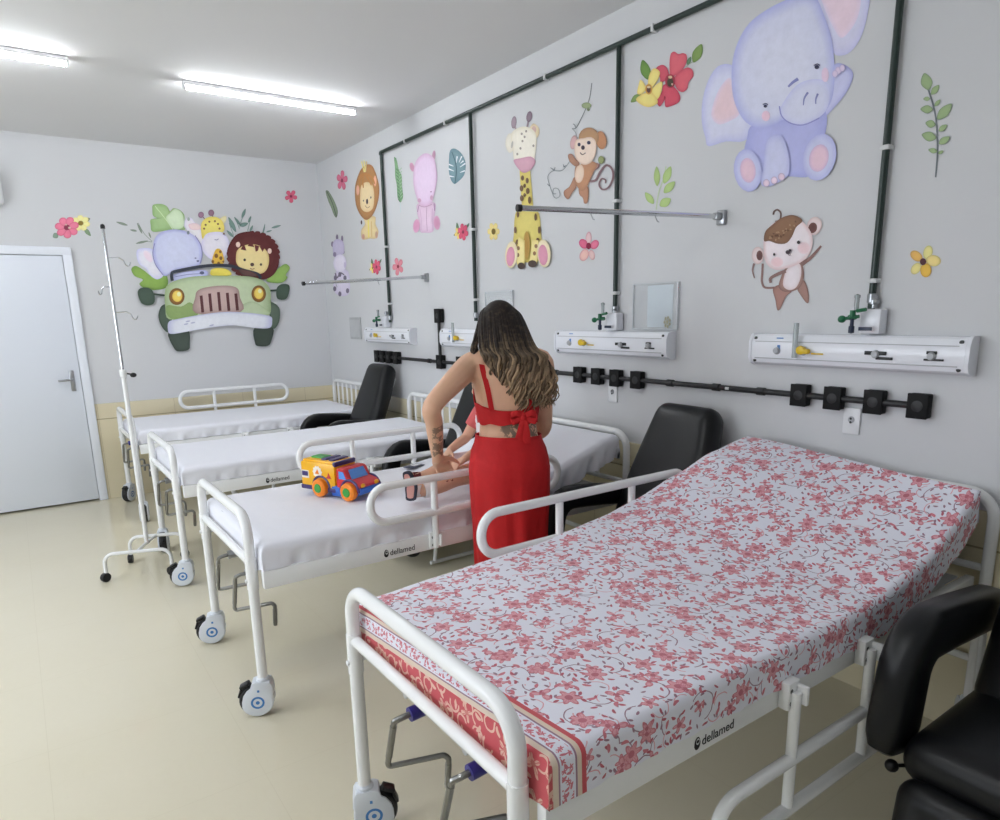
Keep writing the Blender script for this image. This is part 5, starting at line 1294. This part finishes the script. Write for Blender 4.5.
# head with face, tilted down towards the child
HC = W(-.008, .150, 1.452); HT = Matrix.Rotation(math.atan2(RW.y, RW.x), 3, 'Z') @ Matrix.Rotation(.38, 3, 'X').inverted()
def HL(x, y, z): return HC+HT @ V((x, y, z))
wb.ell(HC, (.073, .090, .096), 22, 16, HT); wb.ell(HL(0, .028, -.062), (.050, .056, .052), 16, 10, HT); wb.ell(HL(0, .060, -.092), (.022, .020, .016), 12, 8, HT)
wb.tube([HL(0, .086, .012), HL(0, .104, -.026)], [.008, .014], 10); wb.ell(HL(0, .103, -.028), (.015, .012, .010), 12, 8, HT)
wb.ell(HL(0, .084, -.058), (.024, .010, .008), 12, 8, HT); wb.tube([HL(-.045, .068, .028), HL(-.02, .085, .030), HL(.02, .085, .030), HL(.045, .068, .028)], .009, 8)
for s_ in (-1, 1): wb.ell(HL(s_*.074, .0, -.012), (.010, .020, .030), 12, 8, HT); wb.ell(HL(s_*.040, .070, -.025), (.022, .018, .018), 12, 8, HT)
# arms
SL, EL, WL = W(-.150, .052, 1.300), V((1.302, 2.315, 1.165)), V((1.378, 2.425, .930))
SR, ER, WR_ = W(.150, .052, 1.300), V((1.838, 2.300, 1.030)), V((1.790, 2.440, .905))
limb(wb, [W(-.10, .052, 1.315), SL, SL.lerp(EL, .5)+V((0, -.008, .012)), EL, EL.lerp(WL, .3), EL.lerp(WL, .7), WL], [.054, .057, .049, .040, .037, .035, .029, .0235])
limb(wb, [W(.10, .052, 1.315), SR, SR.lerp(ER, .5), ER, ER.lerp(WR_, .3), ER.lerp(WR_, .7), WR_], [.054, .057, .049, .040, .037, .035, .029, .0235])
tips = []
hand(wb, WL, V((.50, .52, -.42)), V((-.12, .55, .85)), V((.8, -.5, .1)), .95, (.55, .75, .55), tips=tips)
hand(wb, WR_, V((-.35, .72, -.30)), V((0, .3, .9)), V((-.9, -.3, 0)), .95, (.6, .8, .5))
# legs and feet under the skirt
for s_ in (-1, 1):
    limb(wb, [W(s_*.075, 0, .86), W(s_*.080, .01, .50), W(s_*.072, -.005, .30), W(s_*.070, -.02, .085)], [.078, .058, .048, .036])
    wb.loft([ring(W(s_*.070+s_*.012*t, -.055+.23*t, h), RW, UZ, w, hh, 14, .85) for t, w, h, hh in ((0, .024, .036, .024), (.12, .033, .045, .040), (.45, .036, .048, .036), (.75, .043, .036, .022), (.95, .036, .031, .014), (1.02, .020, .029, .009))])
def ink(p):
    q = p-PW; r, f, z = q.dot(RW), q.dot(FW), p.z
    v = 0.0
    if f < .03: v = max(v, min(1, max(0, 2.2*(1-((r-.005)/.055)**2-((z-1.06)/.05)**2))), min(1, max(0, 2.2*(1-((r-.105)/.04)**2-((z-1.05)/.06)**2))))
    dl = (p-EL).dot((WL-EL).normalized())
    if .08 < dl < .24 and ((p-EL)-(WL-EL).normalized()*dl).length < .06 and (p-EL.lerp(WL, .5)).dot(RW) > -.012: v = max(v, .85)
    if abs(z-1.215) < .045 and r < -.10 and f > .03 and p.x > 1.47: v = max(v, .8)
    return v
body_mesh('body', wb, .0055, M_SKIN, woman, 5, ink).location = (-PW.x, -PW.y, 0)
M_NAIL = mat('dark red nail varnish', (120, 20, 30), .25)
for p, c_, n_ in tips:
    sd = c_.cross(n_).normalized(); Rn = Matrix((sd, c_, n_)).transposed()
    MB().ell(p, (.0052, .0068, .0022), 10, 6, Rn).build('fingernail', M_NAIL, woman, loc=(-PW.x, -PW.y, 0))
M_RED = mat('red cloth', (190, 8, 16), .72, var=.10, scale=30, bump=.25, bscale=46, bdist=.006)
OFFW = (-PW.x, -PW.y, 0)
# skirt: fitted at the waist and hips, falling in soft folds to the ankle
rings = []; zs = [1.018, 1.008, .99, .96, .92, .88, .83, .78, .72, .66, .60, .52, .44, .36, .28, .20, .13, .12]
for i, z in enumerate(zs):
    a = pl([(.12, .150), (.40, .150), (.60, .158), (.78, .170), (.88, .172), (.95, .162), (1.0, .142), (1.045, .128)], z); b = pl([(.12, .125), (.60, .122), (.78, .124), (.88, .126), (.95, .116), (1.0, .100), (1.045, .089)], z)
    fo = .0008+.013*max(0, (.92-z)/.8)**1.2; rg = []
    for k in range(72):
        t = 2*PI*k/72; w = fo*(math.sin(t*9+.6)+.6*math.sin(t*15+1+z*3)+.4*math.sin(t*5+2))
        rg.append(W(0, 0, 0)+RW*((a+w)*math.cos(t))+FW*((b+w)*math.sin(t)+(.008 if z > .95 else -.002))+UZ*(z-(.004*math.cos(t) if i < 2 else 0)))
    rings.append(rg)
inner = [[q+(W(0, 0, q.z)-q)*.03 for q in rings[-1]]]
sk = MB().loft(rings+inner+[[q+(W(0, 0, q.z)-q)*.03+UZ*.02 for q in rings[-2]]], caps=False).build('skirt', M_RED, woman, loc=OFFW, angle=80)
rg0 = rings[0]; MB().loft([[q+(W(0, .008, q.z)-q)*k+UZ*dz for q in rg0] for k, dz in ((-.012, -.030), (-.024, -.026), (-.024, .000), (-.012, .004), (.03, .002))], caps=False).build('waistband', M_RED, sk, angle=60)
# crop top: band round the ribs, scooped at the back, two straps and a knotted bow
def band_top(t):
    back = max(0, -math.sin(t)); c_ = math.cos(t)
    fr = max(0, math.sin(t)); return 1.128+.030*abs(c_)**2+.115*fr**.8
rings = []
for j in range(9):
    rg = []
    for k in range(64):
        t = 2*PI*k/64; z = 1.072+(band_top(t)-1.072)*j/8+.004*math.sin(k*.8)*(j == 0)
        i = 0
        while torso[i+1][0] < z: i += 1
        k2 = (z-torso[i][0])/(torso[i+1][0]-torso[i][0]); a, b, f = [torso[i][m]+(torso[i+1][m]-torso[i][m])*k2 for m in (1, 2, 3)]
        cs, sn = math.cos(t), math.sin(t); e = .008+.0018*math.sin(t*11+j*.5)
        front = max(0, sn); bust = .062*front**1.5*math.exp(-((z-1.205)/.06)**2)*(1-.25*math.exp(-(cs/.2)**2))
        rg.append(PW+RW*((a+e)*math.copysign(abs(cs)**.9, cs))+FW*((b+e+bust)*math.copysign(abs(sn)**.9, sn)+f)+UZ*z)
    rings.append(rg)
mid = [W(0, .03, 0)]
tp = MB().loft(rings+[[q+(V((PW.x, PW.y, q.z))+FW*.03-q)*.035 for q in rings[-1]]], caps=False).build('crop_top', M_RED, woman, loc=OFFW, angle=80)
def tors_pt(r, z, off=.006, back=True):
    i = 0
    while i < len(torso)-2 and torso[i+1][0] < z: i += 1
    k2 = (z-torso[i][0])/(torso[i+1][0]-torso[i][0]); a, b, f = [torso[i][m]+(torso[i+1][m]-torso[i][m])*k2 for m in (1, 2, 3)]
    s_ = max(0.02, 1-abs(min(1, abs(r)/a))**2.2)**.5
    return W(r, f-(b*s_+off)*(1 if back else -1), z)
for s_ in (-1, 1):
    pts = [tors_pt(s_*.076, 1.130, .009), tors_pt(s_*.086, 1.20, .007), tors_pt(s_*.094, 1.245, .007), tors_pt(s_*.100, 1.275, .006), tors_pt(s_*.104, 1.305, .007), W(s_*.104, .05, 1.348), tors_pt(s_*.098, 1.30, .006, False), tors_pt(s_*.085, 1.235, .045, False)]
    q = crom(pts, 5); L = []
    for i, p in enumerate(q):
        t = (q[min(i+1, len(q)-1)]-q[max(0, i-1)]).normalized(); sd = (RW-t*RW.dot(t)).normalized(); nn = t.cross(sd)
        L.append([p+sd*.0105+nn*.002, p-sd*.0105+nn*.002, p-sd*.0105-nn*.002, p+sd*.0105-nn*.002])
    MB().loft(L).build('strap', M_RED, tp)
bc = tors_pt(.050, 1.105, .022)
b = MB(); b.ell(bc, (.016, .013, .017), 14, 10)
for s_ in (-1, 1):
    pts = crom([bc, bc+RW*s_*.030+UZ*.016-FW*.008, bc+RW*s_*.052+UZ*.006, bc+RW*s_*.046-UZ*.020-FW*.004, bc+RW*s_*.012-UZ*.008], 4)
    b.loft([[p+UZ*.012-FW*.003, p+FW*.004, p-UZ*.012-FW*.003, p-FW*.007] for p in pts])
for r_, dz, dd in ((-.022, -.095, 0), (.012, -.110, .004)):
    pts = crom([bc, bc+RW*r_*.5+UZ*dz*.4-FW*.012, bc+RW*r_+UZ*dz-FW*.004], 5); m = len(pts)
    b.loft([[p+RW*(.008+.012*i/m)-FW*.001, p-FW*.006, p-RW*(.008+.012*i/m), p+FW*.003] for i, p in enumerate(pts)])
b.build('bow', M_RED, tp, angle=60)
# long wavy hair: dark at the roots, ash blond at the ends
def hair_mat(name, root, tip, rough=.42):
    g = NT(name); at = g.n('ShaderNodeAttribute', attribute_name='paint'); nz = g.noise(g.coord(), 60, 3)
    k = g.n('ShaderNodeSeparateColor'); g.put(k.inputs[0], at.outputs['Color'])
    f = g.math('ADD', k.outputs[0], g.math('MULTIPLY', g.math('SUBTRACT', nz.outputs[0], .5), .35)); f = g.math('MINIMUM', g.math('MAXIMUM', f, 0), 1)
    g.set(Base_Color=g.mix(f, rgb(*root), rgb(*tip)), Roughness=rough); g.b.inputs['Specular IOR Level'].default_value = .25
    return g.m
M_HAIR = hair_mat('brown to ash blond hair', (34, 27, 24), (168, 142, 112), .6)
rnd = random.Random(3); hm = MB()
def strand(pts, r0_, r1_, tone, n=6):
    jt = rnd.uniform(-.075, .06)
    q = crom(pts, 5); m = len(q); o = len(hm.f); rs = [r0_*(1-(i/(m-1))**3)+r1_ for i in range(m)]
    hm.tube(q, rs, n); 
    for fi in range(o, len(hm.f)):
        v = min((fi-o)//n, m-1)/(m-1); z = q[min((fi-o)//n, m-1)].z
        k = max(0, min(1, (1.44+jt-z)/.20))**1.2*tone; hm.fc[fi] = (k, k, k)
# under-layer cap so that no scalp shows
o0 = len(hm.f)
capr = []
for i in range(9):
    a = PI*.5*(1-i/8.0)+.0
for s_ in range(1): pass
hm.ell(HL(0, -.014, .012), (.083, .094, .100), 26, 18, HT)
for fi in range(o0, len(hm.f)): hm.fc[fi] = (.0, .0, .0)
for k in range(300):
    s = rnd.uniform(-1, 1); d = rnd.uniform(.0, 1.0)              # across the back / depth of the layer
    part = HL(.012+.006*rnd.uniform(-1, 1), .030-.05*rnd.random(), .101)
    top = HL(s*.052, .012-.035*d, .098-.02*abs(s))
    side = HL(s*.086+.002, -.030-.062*(1-s*s)**.5-.004*d, .030)
    nap = W(s*.112+.004, .045-.055*(1-s*s*.6)-.016*d, 1.375)
    ph = rnd.uniform(0, 6.28); am = .010+.016*rnd.random(); end = 1.105+.05*rnd.random()+.05*max(0, -s-.1)+.03*abs(s); fq = 8+4*rnd.random()
    pts = [part, top, side, nap]; n_ = 6
    for j in range(1, n_+1):
        z = 1.375+(end-1.375)*j/n_; t = j/n_
        r = s*(.120+.020*math.sin(t*PI*.8))+.012+.030*t+(.020*t*s if s > 0 else -.004*t)
        if s < 0: r += .095*t*(-s)+.02*t
        f = -.050-.020*d-.012*math.sin(t*PI)+(.035*abs(s)**2)+.014*t
        pts.append(W(r+am*(.4+t)*math.sin(ph+t*fq), f+am*.7*math.cos(ph+t*fq), z))
    strand(pts, .0045+.0040*rnd.random(), .0008, .25+1.0*rnd.random())
for k in range(46):                                              # locks falling forward on the left shoulder
    s = rnd.uniform(-1, -.55); top = HL(s*.05, .02, .096); sd = HL(s*.088, .0+.03*rnd.random(), .02); ph = rnd.uniform(0, 6.28)
    pts = [HL(.01, .03, .100), top, sd, W(-.115-.015*rnd.random(), .055+.03*rnd.random(), 1.395)]
    for j in range(1, 4): t = j/3; pts.append(W(-.122-.012*rnd.random()+.010*math.sin(ph+t*7), .03+.03*rnd.random(), 1.395-.085*t))
    strand(pts, .006, .0008, .3+.7*rnd.random())
hm.build('hair', M_HAIR, woman, loc=OFFW, angle=80)
tag(woman, 'person with long wavy hair in red top and skirt leaning over the bed rail', 'person')

# ---------------- child sitting on the bed
M_KID = skin_mat('child skin', (224, 176, 148))
child = empty('person', (1.86, 2.76, .712)); OFC = (-1.86, -2.76, -.712)
def sup(x): return .700+pl([(1.05, 0), (1.25, .030), (1.85, .205)], x-BX[1])+.006
kb = MB(); FX = V((-1, 0, 0)); FY = V((0, 1, 0))
PC = V((1.875, 2.75, .80))
kt = [(.745, .080, .070, .0), (.80, .092, .082, .005), (.86, .086, .074, .01), (.93, .088, .070, .012), (1.00, .096, .068, .008), (1.045, .088, .055, .002), (1.07, .045, .040, -.004), (1.10, .033, .034, -.012), (1.13, .033, .034, -.02)]
kb.loft([ring(V((PC.x+dx+.03*(z-.8)*0, PC.y, z)), FY, FX, a, b, 22, .9) for z, a, b, dx in kt])
KH = V((1.850, 2.745, 1.185)); KT = Matrix.Rotation(PI/2, 3, 'Z') @ Matrix.Rotation(-.22, 3, 'X')
def KL(x, y, z): return KH+KT @ V((x, y, z))
kb.ell(KH, (.066, .078, .080), 22, 16, KT); kb.ell(KL(0, .030, -.040), (.050, .046, .042), 16, 10, KT); kb.ell(KL(0, .060, -.066), (.018, .016, .013), 12, 8, KT)
kb.tube([KL(0, .074, .0), KL(0, .086, -.024)], [.006, .011], 10); kb.ell(KL(0, .072, -.046), (.018, .010, .007), 12, 8, KT)
for s_ in (-1, 1): kb.ell(KL(s_*.066, -.004, -.012), (.009, .016, .024), 12, 8, KT); kb.ell(KL(s_*.034, .054, -.030), (.022, .018, .019), 12, 8, KT)
# legs stretched along the bed, ankles turned out
NA, FA = V((1.352, 2.606, .754)), V((1.45, 2.785, .755))
limb(kb, [V((1.86, 2.70, .790)), V((1.70, 2.64, .785)), V((1.575, 2.605, .786)), V((1.47, 2.600, .766)), NA], [.060, .053, .043, .040, .026])
limb(kb, [V((1.86, 2.80, .790)), V((1.73, 2.815, .785)), V((1.63, 2.81, .784)), V((1.56, 2.79, .768)), FA], [.060, .053, .043, .039, .026])
def foot(A, up, out, k_=.74):
    """foot of about 14 cm, sole facing the foot end of the bed"""
    up = up.normalized(); so = V((-.74, -.66, -.05)) if out > 0 else V((-.9, -.35, 0)); so = (so-up*so.dot(up)).normalized(); sd = up.cross(so)
    kb.loft([ring(A+so*.012+(up*h+so*o)*k_, sd, so, w*k_, t*k_, 14, .85) for h, w, t, o in ((-.030, .016, .014, 0), (-.020, .024, .022, 0), (.01, .026, .022, .002), (.035, .030, .017, .006), (.055, .028, .011, .008), (.064, .016, .007, .008))])
    for k in range(5): q = A+so*.018+up*(.046-.003*k)+sd*(.015-.0078*k)*out; kb.tube([q-up*.018, q+up*.002], [.0052, .0045], 8); kb.ell(q+up*.002, (.0046,)*3, 8, 6)
    return up, so, sd
fn_ = foot(NA, V((.12, .02, 1)), 1); ff_ = foot(FA, V((-.1, .10, 1)), -1)
# arms: near one reaches to the woman's hand
S1, E1, W1 = V((1.870, 2.655, 1.025)), V((1.775, 2.625, .915)), V((1.62, 2.600, .868))
S2, E2, W2 = V((1.870, 2.845, 1.025)), V((1.81, 2.885, .905)), V((1.68, 2.83, .865))
limb(kb, [V((1.87, 2.69, 1.03)), S1, S1.lerp(E1, .5), E1, E1.lerp(W1, .5), W1], [.034, .034, .029, .026, .024, .018]); limb(kb, [V((1.87, 2.81, 1.03)), S2, S2.lerp(E2, .5), E2, E2.lerp(W2, .5), W2], [.034, .034, .029, .026, .024, .018])
hand(kb, W1, V((-.85, -.12, -.30)), V((-.2, -.1, .9)), V((0, 1, 0)), .66, (.25, .35, .3)); hand(kb, W2, V((-.7, -.3, -.45)), V((-.3, .1, .9)), V((0, -1, 0)), .66, (.3, .4, .3))
body_mesh('body', kb, .0048, M_KID, child, 4).location = OFC
def dots():
    g = NT('white cotton with red dots'); v = g.n('ShaderNodeTexVoronoi'); v.inputs['Scale'].default_value = 38; v.inputs['Randomness'].default_value = .4; g.put(v.inputs['Vector'], g.coord())
    g.set(Base_Color=g.mix(g.math('LESS_THAN', v.outputs['Distance'], .30), rgb(234, 230, 232), rgb(190, 54, 60)), Roughness=.8); return g.m
M_DOT = dots()
b = MB(); rr = []
for z, a, b_, dx in kt[:6]: rr.append([V((PC.x+dx, PC.y, z))+FY*((a+.010+.003*math.sin(k*2.1))*math.cos(2*PI*k/40))+FX*((b_+.010+.003*math.sin(k*1.7))*math.sin(2*PI*k/40)) for k in range(40)])
b.loft([[q+V((0, 0, -.012)) for q in rr[0]]]+rr+[[V((PC.x+.003, PC.y, 1.066))+(q-V((PC.x, PC.y, q.z)))*.62-UZ*0+V((0, 0, 0)) for q in rr[-1]]], caps=False)
bb = b.build('shirt', M_DOT, child, loc=OFC, angle=80)
for S_, E_ in ((S1, E1), (S2, E2)): MB().tube([S_.lerp(E_, -.35), S_, S_.lerp(E_, .55)], [.036, .042, .040], 16, caps=False).build('sleeve', mat('pink red cloth', (206, 96, 96), .8), bb)
M_SHORT = mat('pale pink cotton', (222, 196, 200), .8, bump=.2, bscale=40)
sh = MB().loft([[V((PC.x, PC.y, z))+FY*(a*math.cos(2*PI*k/30))+FX*(b_*math.sin(2*PI*k/30)) for k in range(30)] for z, a, b_ in ((.735, .098, .085), (.76, .106, .094), (.81, .104, .094), (.855, .098, .086))]).build('shorts', M_SHORT, child, loc=OFC, angle=80)
for s_, y1, y2 in ((-1, 2.70, 2.635), (1, 2.80, 2.815)): MB().tube(crom([V((1.87, y1, .790)), V((1.78, (y1+y2)/2, .788)), V((1.68, y2, .788))], 4), [.066, .062, .060, .058], 18).build('short_leg', M_SHORT, sh)
M_KHAIR = mat('dark child hair', (34, 26, 24), .45, var=.3, scale=60)
hk = MB(); rk = random.Random(5)
hk.ell(KL(0, -.012, .014), (.074, .080, .078), 24, 16, KT)
for k in range(90):
    a = rk.uniform(-2.3, 2.3); p0_ = KL(.01*rk.uniform(-1, 1), -.005, .092); q1 = KL(.055*math.sin(a), -.012-.055*math.cos(a), .070); q2 = KL(.077*math.sin(a), -.012-.084*math.cos(a), .018); q3 = KL(.072*math.sin(a), -.008-.082*math.cos(a), -.035-.02*rk.random())
    hk.tube(crom([p0_, q1, q2, q3], 4), [.006, .008, .007, .002], 6)
hk.build('hair', M_KHAIR, child, loc=OFC, angle=80)
M_SAND = mat('white sandal strap', (236, 234, 232), .5); M_SOLE = mat('navy rubber sole', (28, 32, 52), .6)
for (A, (up, so, sd), c2) in ((NA, fn_, M_SAND), (FA, ff_, mat('dark red strap', (110, 30, 40), .5))):
    so0 = A+so*.033
    out = [(.030, -.030), (.034, .02), (.036, .06), (.030, .095), (.014, .112), (-.014, .112), (-.030, .095), (-.033, .05), (-.028, 0), (-.024, -.034), (-.008, -.044), (.012, -.042)]
    q = crom([V((u*.76, (w-.034)*.56+.010, 0)) for u, w in out], 4, True); n = len(q)
    b = MB(); vs = [so0+sd*p.x+up*p.y+so*k for k in (-.008, .008) for p in q]
    b.add(vs, [[k, (k+1) % n, n+(k+1) % n, n+k] for k in range(n)]+[list(range(n))[::-1], list(range(n, 2*n))]); sl = b.build('sandal', M_SOLE, child, loc=OFC)
    b = MB(); vs = [so0+sd*p.x*.66+up*(.010+(p.y-.010)*.74)+so*k for k in (.008, .0092) for p in q]
    b.add(vs, [[k, (k+1) % n, n+(k+1) % n, n+k] for k in range(n)]+[list(range(n))[::-1], list(range(n, 2*n))]); b.build('sole_pattern', mat('pinkish sole', (196, 140, 130), .6), sl)
    b = MB(); b.tube([A+sd*.028-so*.0-up*.012, A+sd*.018-so*.028-up*.008, A-sd*.018-so*.028-up*.008, A-sd*.028-up*.012, A-sd*.024+so*.022, A+sd*.024+so*.022], .0075, 8, .012, closed=True)
    b.loft([ring(A-so*.006+up*h, sd, so, w, t, 16, .8) for h, w, t in ((-.016, .033, .034), (.008, .035, .034), (.022, .035, .031), (.034, .033, .028))], caps=False); b.build('strap', c2, sl)
    if c2 is M_SAND:
        b = MB(); ax = (V((1.47, 2.600, .766))-NA).normalized(); u_ = ax.cross(UZ).normalized(); w_ = u_.cross(ax)
        b.loft([ring(NA+ax*t, u_, w_, r_, r_, 18) for t, r_ in ((.044, .036), (.046, .0405), (.074, .0445), (.076, .040))], caps=False); b.build('ankle_strap', M_SAND, sl)
tag(child, 'small child person in dotted white shirt and sandals sitting on the bed', 'person')
# dark blue card left on the sheet
cd = empty('card', tuple(onz(414, 466, .7105)), .35)
b = MB(); b.box((0, 0, 0), (.105, .062, .004), .001); b.build('card_base', mat('navy card', (44, 50, 74), .4), cd)
b = MB(); b.box((.018, .004, .0025), (.05, .03, .0015), .0005); b.build('white_field', mat('white plastic', (238, 239, 242), .35), cd)
tag(cd, 'small dark blue card with a white patch lying on the sheet beside the child\'s feet', 'card')
# ------------------------------------------------------------------ light
for q_, (x0, x1, y_) in enumerate(((-.72, .475, 1.15), (-2.5, -1.31, 1.15), (-2.5, -1.31, 4.72))):  # lamps added out of view to fill light from the left and near side
    l = lamp(x0, x1, y_); tag(l, ('added unseen tube lamp on the ceiling above the open floor before the floral bed', 'added unseen tube lamp on the ceiling by the added window, nearer the camera', 'added unseen tube lamp on the ceiling by the added window, nearer the door')[q_], 'ceiling lamp', 'tube lamps on the ceiling')
wd = bpy.data.worlds.new('world'); scene.world = wd; wd.use_nodes = True
wd.node_tree.nodes['Background'].inputs[0].default_value = (.86, .92, 1, 1); wd.node_tree.nodes['Background'].inputs[1].default_value = 3.8
scene.view_settings.view_transform = 'Standard'; scene.view_settings.look = 'None'
scene.view_settings.exposure = .80; scene.view_settings.gamma = 1.0; scene.view_settings.use_curve_mapping = False

pd = bpy.data.lights.new('added_window_portal', 'AREA'); pd.shape = 'RECTANGLE'; pd.size = WY1-WY0; pd.size_y = WZ1-WZ0; pd.cycles.is_portal = True  # portal guiding sky light through the added window
po = bpy.data.objects.new('added_window_portal', pd); COL.objects.link(po); po.location = (XL-.10, (WY0+WY1)/2, (WZ0+WZ1)/2)
po.rotation_euler = (0, -PI/2, 0); po.rotation_euler = Matrix(((0, 0, -1), (1, 0, 0), (0, -1, 0))).to_euler()
